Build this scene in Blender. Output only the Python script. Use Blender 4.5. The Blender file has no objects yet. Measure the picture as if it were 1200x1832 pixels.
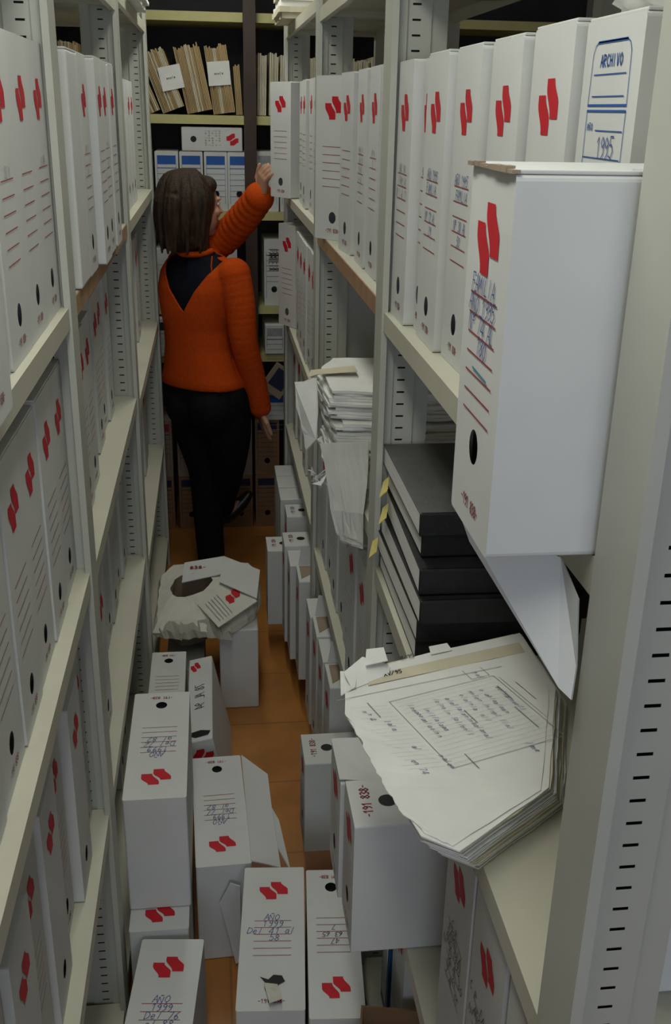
import bpy, bmesh, math, random
from mathutils import Vector, Matrix, Euler
random.seed(7)
S = bpy.context.scene
COL = S.collection
R90 = math.pi / 2

# ------------------------------------------------------------------ camera, light, exposure
cam_d = bpy.data.cameras.new('camera'); cam = bpy.data.objects.new('camera', cam_d); COL.objects.link(cam)
cam_d.sensor_fit = 'VERTICAL'; cam_d.sensor_height = 24.0; cam_d.lens = 1798.19 * 24.0 / 1832.0
cam_d.clip_start = 0.02
RIGHT = Vector((0.992996, -0.116647, 0.018777)).normalized()
FWD = Vector((0.115254, 0.921387, -0.371165)).normalized()
RIGHT = (RIGHT - FWD * RIGHT.dot(FWD)).normalized()
UP = RIGHT.cross(FWD)
cam.matrix_world = Matrix(((RIGHT.x, UP.x, -FWD.x, 0), (RIGHT.y, UP.y, -FWD.y, 0), (RIGHT.z, UP.z, -FWD.z, 1.8), (0, 0, 0, 1)))
S.camera = cam
S.view_settings.view_transform = 'Standard'; S.view_settings.look = 'None'
S.view_settings.gamma = 1.0; S.view_settings.use_curve_mapping = False
S.view_settings.exposure = 0.22
W = bpy.data.worlds.new('world'); S.world = W; W.use_nodes = True
W.node_tree.nodes['Background'].inputs[0].default_value = (0.6, 0.65, 0.75, 1)
W.node_tree.nodes['Background'].inputs[1].default_value = 0.05
FIXTURES = [(-0.07, 0.66, 2.34, 1.2, 4.8), (0.0, 2.05, 2.44, 1.2, 2.1), (0.04, 3.45, 2.48, 1.2, 4.6)]   # x, y, z, length, watts; middle one added to brighten the middle bay
WINDOW_WATTS = 11.0

# ------------------------------------------------------------------ materials
def mat(name, col, rough=0.6, var=0.06, scale=14.0, bump=0.0, bscale=60.0, spec=0.3, col2=None, stretch=None, detail=4.0):
    m = bpy.data.materials.new(name); m.use_nodes = True
    nt = m.node_tree; b = nt.nodes['Principled BSDF']
    b.inputs['Roughness'].default_value = rough
    b.inputs['Specular IOR Level'].default_value = spec
    tc = nt.nodes.new('ShaderNodeTexCoord')
    mp = nt.nodes.new('ShaderNodeMapping'); nt.links.new(tc.outputs['Object'], mp.inputs[0])
    if stretch: mp.inputs['Scale'].default_value = stretch
    n = nt.nodes.new('ShaderNodeTexNoise'); n.inputs['Scale'].default_value = scale; n.inputs['Detail'].default_value = detail
    nt.links.new(mp.outputs[0], n.inputs['Vector'])
    r = nt.nodes.new('ShaderNodeValToRGB')
    r.color_ramp.elements[0].position = 0.3; r.color_ramp.elements[1].position = 0.7
    c2 = col2 or tuple(min(1, c * (1 + var)) for c in col)
    c1 = tuple(c * (1 - var) for c in col)
    r.color_ramp.elements[0].color = (*c1, 1); r.color_ramp.elements[1].color = (*c2, 1)
    nt.links.new(n.outputs['Fac'], r.inputs[0]); nt.links.new(r.outputs[0], b.inputs['Base Color'])
    if bump:
        n2 = nt.nodes.new('ShaderNodeTexNoise'); n2.inputs['Scale'].default_value = bscale
        nt.links.new(mp.outputs[0], n2.inputs['Vector'])
        bp = nt.nodes.new('ShaderNodeBump'); bp.inputs['Strength'].default_value = bump; bp.inputs['Distance'].default_value = 0.01
        nt.links.new(n2.outputs['Fac'], bp.inputs['Height']); nt.links.new(bp.outputs[0], b.inputs['Normal'])
    return m
M = {}
M['card'] = mat('white_cardboard', (0.62, 0.635, 0.615), 0.7, 0.035, 9, 0.05, 20)
M['cardold'] = mat('yellowed_cardboard', (0.62, 0.61, 0.53), 0.75, 0.06, 9, 0.08, 20)
M['kraft'] = mat('brown_cardboard', (0.24, 0.14, 0.075), 0.8, 0.12, 12, 0.1, 40)
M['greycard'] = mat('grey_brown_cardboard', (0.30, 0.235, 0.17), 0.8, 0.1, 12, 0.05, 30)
M['red'] = mat('red_print', (0.52, 0.012, 0.022), 0.6, 0.06, 30)
M['redline'] = mat('dark_red_print', (0.30, 0.035, 0.04), 0.6, 0.08, 40)
M['blueink'] = mat('blue_pen', (0.06, 0.10, 0.32), 0.6, 0.15, 80)
M['faintink'] = mat('faded_blue_pen', (0.20, 0.235, 0.38), 0.7, 0.2, 80)
M['tealink'] = mat('teal_pen', (0.05, 0.25, 0.33), 0.6, 0.15, 80)
M['blackink'] = mat('black_pen', (0.03, 0.03, 0.04), 0.6, 0.2, 80)
M['greyink'] = mat('pencil_grey', (0.30, 0.31, 0.32), 0.7, 0.15, 80)
M['darkblue'] = mat('faded_dark_blue_print', (0.018, 0.024, 0.06), 0.6, 0.15, 40)
M['bluelabel'] = mat('blue_print', (0.02, 0.10, 0.38), 0.5, 0.1, 40)
M['ivory'] = mat('ivory_shelf_paint', (0.53, 0.52, 0.415), 0.45, 0.05, 6, 0.02, 30, 0.4)
M['postpaint'] = mat('pale_grey_green_paint', (0.47, 0.48, 0.42), 0.45, 0.05, 5, 0.02, 30, 0.4)
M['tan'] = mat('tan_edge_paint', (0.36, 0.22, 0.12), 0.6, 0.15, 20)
M['yellowpaint'] = mat('yellow_green_shelf_paint', (0.52, 0.49, 0.22), 0.5, 0.08, 8)
M['brownpost'] = mat('dark_brown_paint', (0.052, 0.034, 0.026), 0.5, 0.15, 12)
M['darkpanel'] = mat('dark_backing', (0.03, 0.03, 0.035), 0.6, 0.2, 8)
M['paper'] = mat('white_paper', (0.78, 0.785, 0.745), 0.8, 0.05, 16, 0.1, 25)
M['paperold'] = mat('aged_paper', (0.62, 0.57, 0.42), 0.85, 0.10, 16, 0.1, 25)
M['tanfolder'] = mat('tan_folder_card', (0.42, 0.30, 0.15), 0.8, 0.22, 22, 0.1, 40, stretch=(1, 1, 0.15))
M['black'] = mat('black_cloth_and_hole_fill', (0.012, 0.012, 0.013), 0.55, 0.2, 60, 0.1, 300)
M['charcoal'] = mat('charcoal_cover', (0.095, 0.095, 0.092), 0.5, 0.15, 40, 0.1, 200)
M['pages'] = mat('page_edges', (0.76, 0.76, 0.73), 0.85, 0.08, 10, stretch=(1, 1, 60))
M['yellow'] = mat('yellow_sticky', (0.72, 0.62, 0.20), 0.7, 0.08, 20)
M['bluebinder'] = mat('blue_binder', (0.03, 0.14, 0.33), 0.4, 0.1, 20)
M['wall'] = mat('cream_wall_plaster', (0.55, 0.52, 0.45), 0.9, 0.05, 3, 0.05, 30)
M['ceil'] = mat('white_ceiling_plaster', (0.7, 0.7, 0.68), 0.9, 0.03, 3)
M['knit'] = mat('orange_knit', (0.49, 0.062, 0.006), 0.9, 0.10, 140, 0.30, 420, 0.1)
M['cloth'] = mat('black_trouser_cloth', (0.006, 0.006, 0.007), 0.85, 0.3, 40, 0.15, 200, 0.15)
M['navy'] = mat('black_navy_top', (0.005, 0.006, 0.012), 0.8, 0.3, 40, 0.1, 200, 0.15)
M['skin'] = mat('skin', (0.48, 0.27, 0.18), 0.5, 0.08, 25, 0.02, 200, 0.35)
M['lip'] = mat('lip', (0.38, 0.12, 0.10), 0.45, 0.05)
M['shoe'] = mat('black_shoe_leather', (0.010, 0.010, 0.011), 0.35, 0.2, 30, 0, 1, 0.5)
M['hair'] = mat('brown_hair', (0.018, 0.010, 0.006), 0.5, 0.4, 7, 0.5, 30, 0.4, (0.060, 0.032, 0.017), (14, 14, 1.2))
M['housing'] = mat('white_lamp_housing', (0.8, 0.8, 0.8), 0.4, 0.02)
def emat(name, col, s):
    m = bpy.data.materials.new(name); m.use_nodes = True
    b = m.node_tree.nodes['Principled BSDF']; b.inputs['Base Color'].default_value = (*col, 1)
    b.inputs['Emission Color'].default_value = (*col, 1); b.inputs['Emission Strength'].default_value = s
    return m
M['tube'] = emat('fluorescent_tube', (1.0, 0.97, 0.86), 3.0)
M['day'] = emat('daylight_pane', (0.72, 0.82, 1.0), 1.5)
def floor_mat():
    m = bpy.data.materials.new('orange_brown_floor_tile'); m.use_nodes = True
    nt = m.node_tree; b = nt.nodes['Principled BSDF']
    tc = nt.nodes.new('ShaderNodeTexCoord')
    br = nt.nodes.new('ShaderNodeTexBrick'); br.offset = 0.0; br.inputs['Scale'].default_value = 1.0
    br.inputs['Brick Width'].default_value = 0.30; br.inputs['Row Height'].default_value = 0.30
    br.inputs['Mortar Size'].default_value = 0.003
    br.inputs['Color1'].default_value = (0.44, 0.185, 0.042, 1); br.inputs['Color2'].default_value = (0.38, 0.155, 0.036, 1)
    br.inputs['Mortar'].default_value = (0.27, 0.12, 0.04, 1)
    nt.links.new(tc.outputs['Object'], br.inputs['Vector'])
    n = nt.nodes.new('ShaderNodeTexNoise'); n.inputs['Scale'].default_value = 7
    nt.links.new(tc.outputs['Object'], n.inputs['Vector'])
    mx = nt.nodes.new('ShaderNodeMix'); mx.data_type = 'RGBA'; mx.blend_type = 'OVERLAY'; mx.inputs[0].default_value = 0.4
    nt.links.new(br.outputs['Color'], mx.inputs[6]); nt.links.new(n.outputs['Fac'], mx.inputs[7])
    nt.links.new(mx.outputs[2], b.inputs['Base Color']); b.inputs['Roughness'].default_value = 0.35
    return m
M['floor'] = floor_mat()

# ------------------------------------------------------------------ helpers
def empty(name, loc, rot=(0, 0, 0)):
    o = bpy.data.objects.new(name, None); COL.objects.link(o); o.location = loc; o.rotation_euler = rot
    o.empty_display_size = 0.05
    return o
def tag(o, label, cat, group=None):
    o['label'] = label; o['category'] = cat
    if group: o['group'] = group
    return o
def thing(name, label, cat, loc=(0, 0, 0), rot=(0, 0, 0), group=None):
    return tag(empty(name, loc, rot), label, cat, group)
def obj(name, bm, mats, parent=None, smooth=False, label=None):
    if isinstance(bm, bmesh.types.BMesh):
        me = bpy.data.meshes.new(name); bmesh.ops.recalc_face_normals(bm, faces=bm.faces); bm.to_mesh(me); bm.free()
        for m in (mats if isinstance(mats, (list, tuple)) else [mats]): me.materials.append(m)
        if smooth:
            for p in me.polygons: p.use_smooth = True
    else: me = bm
    o = bpy.data.objects.new(name, me); COL.objects.link(o)
    if parent: o.parent = parent
    if label: o['label'] = label
    return o
def flat(name, bm, mats):          # mesh data, normals kept as built
    me = bpy.data.meshes.new(name); bm.to_mesh(me); bm.free()
    for m in (mats if isinstance(mats, (list, tuple)) else [mats]): me.materials.append(m)
    return me
def struct(name, bm, m):
    o = obj(name, bm, m); o['kind'] = 'structure'; return o
def box(bm, a, b, mi=0, bev=0.0):
    x0, y0, z0 = a; x1, y1, z1 = b
    v = [bm.verts.new(p) for p in ((x0, y0, z0), (x1, y0, z0), (x1, y1, z0), (x0, y1, z0), (x0, y0, z1), (x1, y0, z1), (x1, y1, z1), (x0, y1, z1))]
    fs = [bm.faces.new([v[i] for i in q]) for q in ((0, 3, 2, 1), (4, 5, 6, 7), (0, 1, 5, 4), (1, 2, 6, 5), (2, 3, 7, 6), (3, 0, 4, 7))]
    for f in fs: f.material_index = mi
    if bev:
        es = {e for f in fs for e in f.edges}
        bmesh.ops.bevel(bm, geom=list(es), offset=bev, segments=2, profile=0.5, affect='EDGES')
    return v
def slab(bm, pts, th, mi=0):       # a sheet through pts (any planar-ish polygon), solidified
    n = Vector((0, 0, 0))
    for i in range(len(pts)):
        a, b = Vector(pts[i]), Vector(pts[(i + 1) % len(pts)])
        n += Vector(((a.y - b.y) * (a.z + b.z), (a.z - b.z) * (a.x + b.x), (a.x - b.x) * (a.y + b.y)))
    n.normalize()
    t = [bm.verts.new(Vector(p)) for p in pts]; u = [bm.verts.new(Vector(p) - n * th) for p in pts]
    fs = [bm.faces.new(t), bm.faces.new(u[::-1])]
    for i in range(len(pts)):
        j = (i + 1) % len(pts); fs.append(bm.faces.new((t[i], u[i], u[j], t[j])))
    for f in fs: f.material_index = mi
def cyl(bm, p, q, r, seg=12, r2=None, mi=0):
    p, q = Vector(p), Vector(q); d = (q - p); L = d.length
    mt = Matrix.Translation((p + q) / 2) @ d.to_track_quat('Z', 'Y').to_matrix().to_4x4()
    g = bmesh.ops.create_cone(bm, cap_ends=True, segments=seg, radius1=r, radius2=r if r2 is None else r2, depth=L, matrix=mt)
    for v in g['verts']:
        for f in v.link_faces: f.material_index = mi

# ---- stroke lettering: each glyph is a list of polylines in a 0..0.6 x 0..1 cell
G = {
 'A': [[(0, 0), (.3, 1), (.6, 0)], [(.12, .38), (.48, .38)]], 'B': [[(0, 0), (0, 1), (.4, .95), (.45, .75), (.35, .55), (0, .52)], [(.35, .55), (.55, .35), (.45, .05), (0, 0)]],
 'C': [[(.55, .85), (.3, 1), (.05, .7), (.05, .3), (.3, 0), (.55, .15)]], 'D': [[(0, 0), (0, 1), (.4, .85), (.55, .5), (.4, .12), (0, 0)]],
 'E': [[(.5, 1), (0, 1), (0, 0), (.5, 0)], [(0, .52), (.4, .52)]], 'F': [[(0, 0), (0, 1), (.5, 1)], [(0, .55), (.4, .55)]],
 'H': [[(0, 0), (0, 1)], [(.5, 0), (.5, 1)], [(0, .5), (.5, .5)]], 'I': [[(.2, 0), (.2, 1)]],
 'L': [[(0, 1), (0, 0), (.45, 0)]], 'M': [[(0, 0), (.05, 1), (.3, .4), (.55, 1), (.6, 0)]], 'N': [[(0, 0), (0, 1), (.5, 0), (.5, 1)]],
 'Ñ': [[(0, 0), (0, .85), (.5, 0), (.5, .85)], [(.08, 1.02), (.2, 1.1), (.3, 1.02), (.42, 1.1)]],
 'O': [[(.3, 1), (.05, .7), (.05, .3), (.3, 0), (.55, .3), (.55, .7), (.3, 1)]], 'R': [[(0, 0), (0, 1), (.45, .95), (.48, .65), (0, .5), (.5, 0)]],
 'S': [[(.5, .88), (.25, 1), (.05, .8), (.25, .52), (.5, .3), (.3, 0), (0, .1)]], 'T': [[(0, 1), (.55, 1)], [(.28, 1), (.28, 0)]],
 'V': [[(0, 1), (.28, 0), (.55, 1)]], 'X': [[(0, 0), (.5, 1)], [(0, 1), (.5, 0)]], 'P': [[(0, 0), (0, 1), (.45, .92), (.45, .6), (0, .5)]], 'U': [[(0, 1), (0, .2), (.27, 0), (.5, .2), (.5, 1)]],
 'G': [[(.55, .85), (.3, 1), (.05, .7), (.05, .3), (.3, 0), (.55, .15), (.55, .45), (.33, .45)]],
 'e': [[(.05, .3), (.45, .35), (.4, .55), (.2, .6), (.05, .3), (.2, 0), (.45, .1)]], 'l': [[(.15, 0), (.25, 1)]], 'a': [[(.45, .55), (.2, .6), (.05, .25), (.2, 0), (.4, .2), (.45, .55), (.48, 0)]],
 'n': [[(.05, 0), (.05, .55)], [(.05, .4), (.3, .6), (.42, .4), (.42, 0)]], 'o': [[(.25, .6), (.05, .3), (.25, 0), (.45, .3), (.25, .6)]],
 '0': [[(.28, 1), (.05, .65), (.05, .3), (.28, 0), (.5, .3), (.5, .7), (.28, 1)]], '1': [[(.08, .75), (.3, 1), (.3, 0)]],
 '2': [[(.03, .8), (.25, 1), (.48, .75), (0, 0), (.52, 0)]], '3': [[(.03, .9), (.3, 1), (.45, .75), (.2, .53), (.5, .3), (.28, 0), (0, .1)]],
 '4': [[(.4, 0), (.4, 1), (0, .3), (.55, .3)]], '5': [[(.48, 1), (.1, 1), (.05, .58), (.3, .62), (.5, .32), (.3, 0), (0, .08)]],
 '6': [[(.42, 1), (.1, .5), (.06, .2), (.28, 0), (.5, .22), (.3, .5), (.08, .32)]], '7': [[(0, 1), (.5, 1), (.18, 0)]],
 '8': [[(.27, .53), (.05, .75), (.27, 1), (.48, .75), (.27, .53), (.02, .25), (.27, 0), (.52, .25), (.27, .53)]],
 '9': [[(.48, .7), (.25, .5), (.05, .72), (.25, 1), (.48, .75), (.42, .2), (.2, 0)]],
 '-': [[(.08, .5), (.42, .5)]], '.': [[(.15, 0), (.2, .05)]], '/': [[(0, 0), (.45, 1)]], 'º': [[(.2, 1), (.05, .85), (.2, .7), (.35, .85), (.2, 1)], [(.05, .55), (.35, .55)]], ',': [[(.2, .1), (.1, -.15)]], ' ': [],
}
def strokes(text, u0, v0, h, adv=0.72, slant=0.0, jit=0.0, rnd=None):   # polylines in (u, v); u0 = left end, v0 = base line
    out = []; u = u0; rnd = rnd or random
    for ch in text:
        du, dv = rnd.uniform(-jit, jit) * h, rnd.uniform(-jit, jit) * h
        for pl in G.get(ch, G.get(ch.upper(), [])):
            out.append([(u + (x + slant * y) * h + du, v0 + y * h + dv) for x, y in pl])
        u += adv * h
    return out
def ribbon(bm, pl, w, f, mi=0):    # f maps (u, v) to 3-D
    for (a, b) in zip(pl[:-1], pl[1:]):
        d = Vector((b[0] - a[0], b[1] - a[1]))
        if d.length < 1e-7: continue
        d.normalize(); n = Vector((-d.y, d.x)) * w / 2; e = d * w * 0.3
        q = [(a[0] - e.x + n.x, a[1] - e.y + n.y), (a[0] - e.x - n.x, a[1] - e.y - n.y), (b[0] + e.x - n.x, b[1] + e.y - n.y), (b[0] + e.x + n.x, b[1] + e.y + n.y)]
        fc = bm.faces.new([bm.verts.new(f(*p)) for p in q]); fc.material_index = mi
def text(bm, s, u0, v0, h, w, f, mi=0, adv=0.72, slant=0.0, jit=0.0, centre=False, rnd=None):
    if centre: u0 -= len(s) * adv * h / 2
    for pl in strokes(s, u0, v0, h, adv, slant, jit, rnd): ribbon(bm, pl, w, f, mi)
def emblem(bm, cu, cv, wid, hei, f, mi=0):     # two leaning wavy bands side by side, centre (cu, cv)
    w = wid / 2.6; n = 12
    for (ou, ov) in ((0.0, 0.0), (w * 1.02, hei * 0.29)):
        rows = []
        sm = lambda x: (lambda c: c * c * (3 - 2 * c))(min(1, max(0, x)))
        for i in range(n + 1):
            t = i / n
            v = cv - hei / 2 + ov + hei * 0.71 * (1 - t)
            rows.append((bm.verts.new(f(cu - wid / 2 + ou + 0.62 * w * sm((t - .22) / .72), v)), bm.verts.new(f(cu - wid / 2 + ou + w * 0.92 + 0.64 * w * sm((t - .04) / .58), v))))
        for a, b in zip(rows[:-1], rows[1:]):
            fc = bm.faces.new((a[0], b[0], b[1], a[1])); fc.material_index = mi

def objw(name, bm, mats, parent, smooth=False, label=None):   # bm built in world coordinates under an unrotated parent
    p = parent; off = Vector((0, 0, 0))
    while p: off += p.location; p = p.parent
    bmesh.ops.translate(bm, verts=bm.verts, vec=-off)
    return obj(name, bm, mats, parent, smooth, label)

# ------------------------------------------------------------------ the room
XR, XL = 0.272, -0.21
bm = bmesh.new(); box(bm, (-2.6, -2.2, -0.1), (2.8, 5.6, 0)); struct('floor', bm, M['floor'])
bm = bmesh.new(); box(bm, (-2.6, -2.2, 2.75), (2.8, 5.6, 2.85)); struct('ceiling', bm, M['ceil'])
bm = bmesh.new(); box(bm, (-2.7, -2.2, 0), (-2.6, 5.6, 2.75)); struct('wall_left', bm, M['wall'])
bm = bmesh.new(); box(bm, (2.8, -2.2, 0), (2.9, 5.6, 2.75)); struct('wall_right', bm, M['wall'])
bm = bmesh.new(); box(bm, (-2.6, 5.5, 0), (2.8, 5.6, 2.75)); struct('wall_back', bm, M['wall'])
bm = bmesh.new(); box(bm, (-2.6, -2.3, 0), (2.8, -2.2, 2.75)); struct('wall_front', bm, M['wall'])
bm = bmesh.new()
for a, b in (((-0.75, 1.0), (-0.7, 2.3)), ((0.7, 1.0), (0.75, 2.3)), ((-0.75, 2.3), (0.75, 2.35)), ((-0.75, 0.95), (0.75, 1.0)), ((-0.02, 1.0), (0.02, 2.3))):
    box(bm, (a[0], -2.2, a[1]), (b[0], -2.16, b[1]))
wn = struct('window_1', bm, M['housing'])
bm = bmesh.new(); box(bm, (-0.7, -2.198, 1.0), (0.7, -2.192, 2.3)); p = obj('pane', bm, M['day'], wn)
def area_light(name, loc, rot, sx, sy, watts, col, parent=None):
    l = bpy.data.lights.new(name, 'AREA'); l.shape = 'RECTANGLE'; l.size = sx; l.size_y = sy; l.energy = watts; l.color = col
    o = bpy.data.objects.new(name, l); COL.objects.link(o); o.location = loc; o.rotation_euler = rot
    if parent: o.parent = parent
    return o
area_light('window_daylight', (0, -2.14, 1.65), (R90, 0, 0), 1.3, 1.2, WINDOW_WATTS, (0.78, 0.86, 1.0), wn)
LAMPW = ['nearest the camera', 'added over the middle to brighten the middle bay', 'in front of the far shelves']
for k, (x, y, z, L, wt) in enumerate(FIXTURES):
    t = thing('ceiling_light', 'white fluorescent ceiling light above the aisle, ' + LAMPW[k], 'light', (x, y, z), (0, 0, 0), 'fluorescent lights above the aisle')
    bm = bmesh.new(); box(bm, (-0.07, -L / 2, 0.005), (0.07, L / 2, 0.06), 0, 0.008); obj('housing', bm, M['housing'], t)
    for s in (-L / 3, L / 3):
        bm = bmesh.new(); cyl(bm, (0, s, 0.06), (0, s, 2.75 - z), 0.006); obj('hanger', bm, M['housing'], t)
    for s in (-0.035, 0.035):
        bm = bmesh.new(); cyl(bm, (s, -L / 2 + 0.03, -0.012), (s, L / 2 - 0.03, -0.012), 0.013); obj('tube', bm, M['tube'], t)
    area_light('lamp_light', (0, 0, -0.035), (0, 0, 0), 0.14, L - 0.05, wt, (0.985, 1.0, 0.92), t)

# ------------------------------------------------------------------ shelving
def post_mesh(sx, x0, yc, z1, z0=0.0, near=-1):
    """front flange on the aisle plane x0, slotted hollow web running away from the aisle (sx = +1 right rack, -1 left)."""
    bm = bmesh.new()
    X = lambda d: x0 + sx * d
    def bx(d0, d1, y0, y1, a, b, mi=0):
        xs = sorted((X(d0), X(d1))); box(bm, (xs[0], y0, a), (xs[1], y1, b), mi)
    bx(0.0, 0.0025, yc - 0.034, yc + 0.034, z0, z1)                  # flange facing the aisle
    bx(0.0025, 0.010, yc - 0.034, yc - 0.0315, z0, z1); bx(0.0025, 0.010, yc + 0.0315, yc + 0.034, z0, z1)
    bx(0.0025, 0.026, yc - 0.014, yc + 0.004, z0, z1)               # folded step
    def quad(d0, d1, y, a, b, mi=0):
        f = bm.faces.new([bm.verts.new(p) for p in ((X(d0), y, a), (X(d1), y, a), (X(d1), y, b), (X(d0), y, b))]); f.material_index = mi
    yf = yc - 0.008
    quad(0.026, 0.0345, yf, z0, z1); quad(0.0475, 0.064, yf, z0, z1)
    z = z0; pitch = 0.0212
    while z < z1 - pitch:
        quad(0.0345, 0.0475, yf, z, z + pitch - 0.0030); z += pitch
    quad(0.0345, 0.0475, yf, z, z1)
    quad(0.026, 0.064, yc + 0.002, z0, z1, 1)                        # backing plate coloured dark for the shade behind the slots
    bx(0.064, 0.090, yc - 0.003, yc + 0.004, z0, z1)
    bx(0.026, 0.064, yc + 0.0025, yc + 0.004, z0, z1)
    return bm
def shelf_part(rack, x0, sx, y0, y1, z, depth=0.42, lip=0.031, lipmat=None):
    bm = bmesh.new()
    xs = sorted((x0 + sx * 0.006, x0 + sx * depth))
    box(bm, (xs[0], y0, z - 0.006), (xs[1], y1, z))
    r = sorted((x0 + sx * (depth - 0.003), x0 + sx * depth)); box(bm, (r[0], y0, z - lip), (r[1], y1, z - 0.006))
    for yy in (y0 + 0.02, (y0 + y1) / 2, y1 - 0.04): box(bm, (xs[0], yy, z - 0.02), (xs[1], yy + 0.02, z - 0.006))
    s = objw('shelf', bm, M['ivory'], rack)
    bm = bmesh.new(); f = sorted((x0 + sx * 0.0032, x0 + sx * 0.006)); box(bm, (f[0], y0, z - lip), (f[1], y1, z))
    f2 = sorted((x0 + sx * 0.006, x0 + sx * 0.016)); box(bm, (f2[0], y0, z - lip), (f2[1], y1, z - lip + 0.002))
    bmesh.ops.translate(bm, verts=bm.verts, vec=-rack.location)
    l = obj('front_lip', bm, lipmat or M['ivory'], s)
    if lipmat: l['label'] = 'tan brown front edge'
    return s
def rack(name, label, x0, sx, posts, bays, tops, ztop=2.12, depth=0.32):
    r = thing(name, label, 'shelving', (x0, posts[0], 0))
    for yc in posts:
        p = objw('post', post_mesh(sx, x0, yc, ztop), [M['postpaint'], M['darkpanel']], r)
        bm = bmesh.new()
        xs = sorted((x0 + sx * (depth + 0.002), x0 + sx * (depth + 0.035))); box(bm, (xs[0], yc - 0.02, 0), (xs[1], yc + 0.02, ztop))
        objw('rear_post', bm, M['postpaint'], r)
    for (y0, y1, levels) in bays:
        for lv in levels:
            z, lm = lv if isinstance(lv, tuple) else (lv, None)
            shelf_part(r, x0, sx, y0, y1, z, depth, 0.031, lm)
    return r
RP = [0.609, 1.652, 2.735, 3.89]
LP = [0.42, 1.566, 2.725, 3.955]
R1, R2, R3, R4 = 1.496, 1.040, 0.580, 0.100
rack('shelving_rack', 'right-hand ivory steel shelving rack with slotted posts, loaded with archive boxes', XR, 1, RP,
     [(RP[0] + 0.005, RP[1] - 0.015, [R4, R3, R2, R1, 2.02]),
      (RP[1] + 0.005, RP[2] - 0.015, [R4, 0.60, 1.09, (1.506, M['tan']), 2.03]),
      (RP[2] + 0.005, RP[3] - 0.015, [R4, 0.63, 1.055, 1.512, 2.06])], None)
L1, L2, L3, L4 = 1.520, 1.085, 0.598, 0.12
rack('shelving_rack', 'left-hand ivory steel shelving rack with slotted posts, loaded with archive boxes', XL, -1, LP,
     [(LP[0] + 0.005, LP[1] - 0.015, [L4, L3, L2, L1, 2.05]),
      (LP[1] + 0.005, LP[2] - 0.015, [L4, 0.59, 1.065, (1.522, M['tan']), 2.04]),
      (LP[2] + 0.005, LP[3] - 0.015, [L4, 0.53, 1.03, 1.517, 2.07])], None)

# far rack across the end of the aisle
YB = 4.36
fr = thing('shelving_rack', 'far shelving rack with yellow-green shelves across the end of the aisle', 'shelving', (0, YB, 0))
for z in (2.145, 1.772, 1.400, 1.010, 0.80):
    bm = bmesh.new(); box(bm, (-1.25, YB, z - 0.034), (1.65, YB + 0.36, z)); objw('shelf', bm, M['yellowpaint'], fr)
for x in (-1.2, 0.165, 1.6):
    bm = bmesh.new(); box(bm, (x - 0.024, YB - 0.055, 0.56), (x + 0.024, YB - 0.003, 2.5)); objw('post', bm, M['brownpost'], fr)
bm = bmesh.new(); box(bm, (-1.25, YB + 0.365, 0), (1.65, YB + 0.375, 2.5)); objw('back_panel', bm, M['darkpanel'], fr)

# ------------------------------------------------------------------ archive boxes
BODY = {}
def box_body(w, h, d, hole):
    key = (round(w, 4), round(h, 4), round(d, 4), hole)
    if key in BODY: return BODY[key]
    bm = bmesh.new(); x0, x1 = -d / 2, d / 2; hw = w / 2
    def q(*p): return bm.faces.new([bm.verts.new(v) for v in p])
    if hole:
        s = min(0.020, hw - 0.004); r = min(0.0125, s - 0.002); zc = 0.052 if h > 0.31 else 0.068
        ys = [-hw, -s, s, hw]; zs = [0, zc - s, zc + s, h]
        for i in range(3):
            for j in range(3):
                if i == 1 and j == 1: continue
                q((x0, ys[i], zs[j]), (x0, ys[i + 1], zs[j]), (x0, ys[i + 1], zs[j + 1]), (x0, ys[i], zs[j + 1]))
        n = 24; sq = []; ci = []
        for k in range(n):
            a = 2 * math.pi * k / n + math.pi / 4; c, sn = math.cos(a), math.sin(a); m = max(abs(c), abs(sn))
            sq.append(bm.verts.new((x0, s * c / m, zc + s * sn / m))); ci.append(bm.verts.new((x0, r * c, zc + r * 1.08 * sn)))
        for k in range(n):
            k2 = (k + 1) % n; bm.faces.new((sq[k], sq[k2], ci[k2], ci[k]))
    else: q((x0, -hw, 0), (x0, hw, 0), (x0, hw, h), (x0, -hw, h))
    q((x1, -hw, 0), (x1, -hw, h), (x1, hw, h), (x1, hw, 0))
    q((x0, -hw, 0), (x0, -hw, h), (x1, -hw, h), (x1, -hw, 0)); q((x0, hw, 0), (x1, hw, 0), (x1, hw, h), (x0, hw, h))
    q((x0, -hw, h), (x0, hw, h), (x1, hw, h), (x1, -hw, h)); q((x0, -hw, 0), (x1, -hw, 0), (x1, hw, 0), (x0, hw, 0))
    bmesh.ops.remove_doubles(bm, verts=bm.verts, dist=1e-5)
    bmesh.ops.recalc_face_normals(bm, faces=bm.faces)
    es = [e for e in bm.edges if len(e.link_faces) == 2 and e.calc_face_angle(0) > 1.0]
    bmesh.ops.bevel(bm, geom=es, offset=0.0042, segments=3, profile=0.5, affect='EDGES')
    BODY[key] = flat('carton', bm, M['card'])
    return BODY[key]
PRINT = {}
def f_spine(d, off=0.0006): return lambda u, v: (-d / 2 - off, -u, v)
def emblem_mesh(w, h, d):
    key = ('e', round(w, 4), round(h, 4), round(d, 4))
    if key not in PRINT:
        bm = bmesh.new(); top = 0.045 if h > 0.31 else 0.022; k = min(1, w / 0.115)
        emblem(bm, 0, h - top - 0.025, 0.060 * k, 0.050, f_spine(d)); PRINT[key] = flat('emblem', bm, M['red'])
    return PRINT[key]
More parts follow.
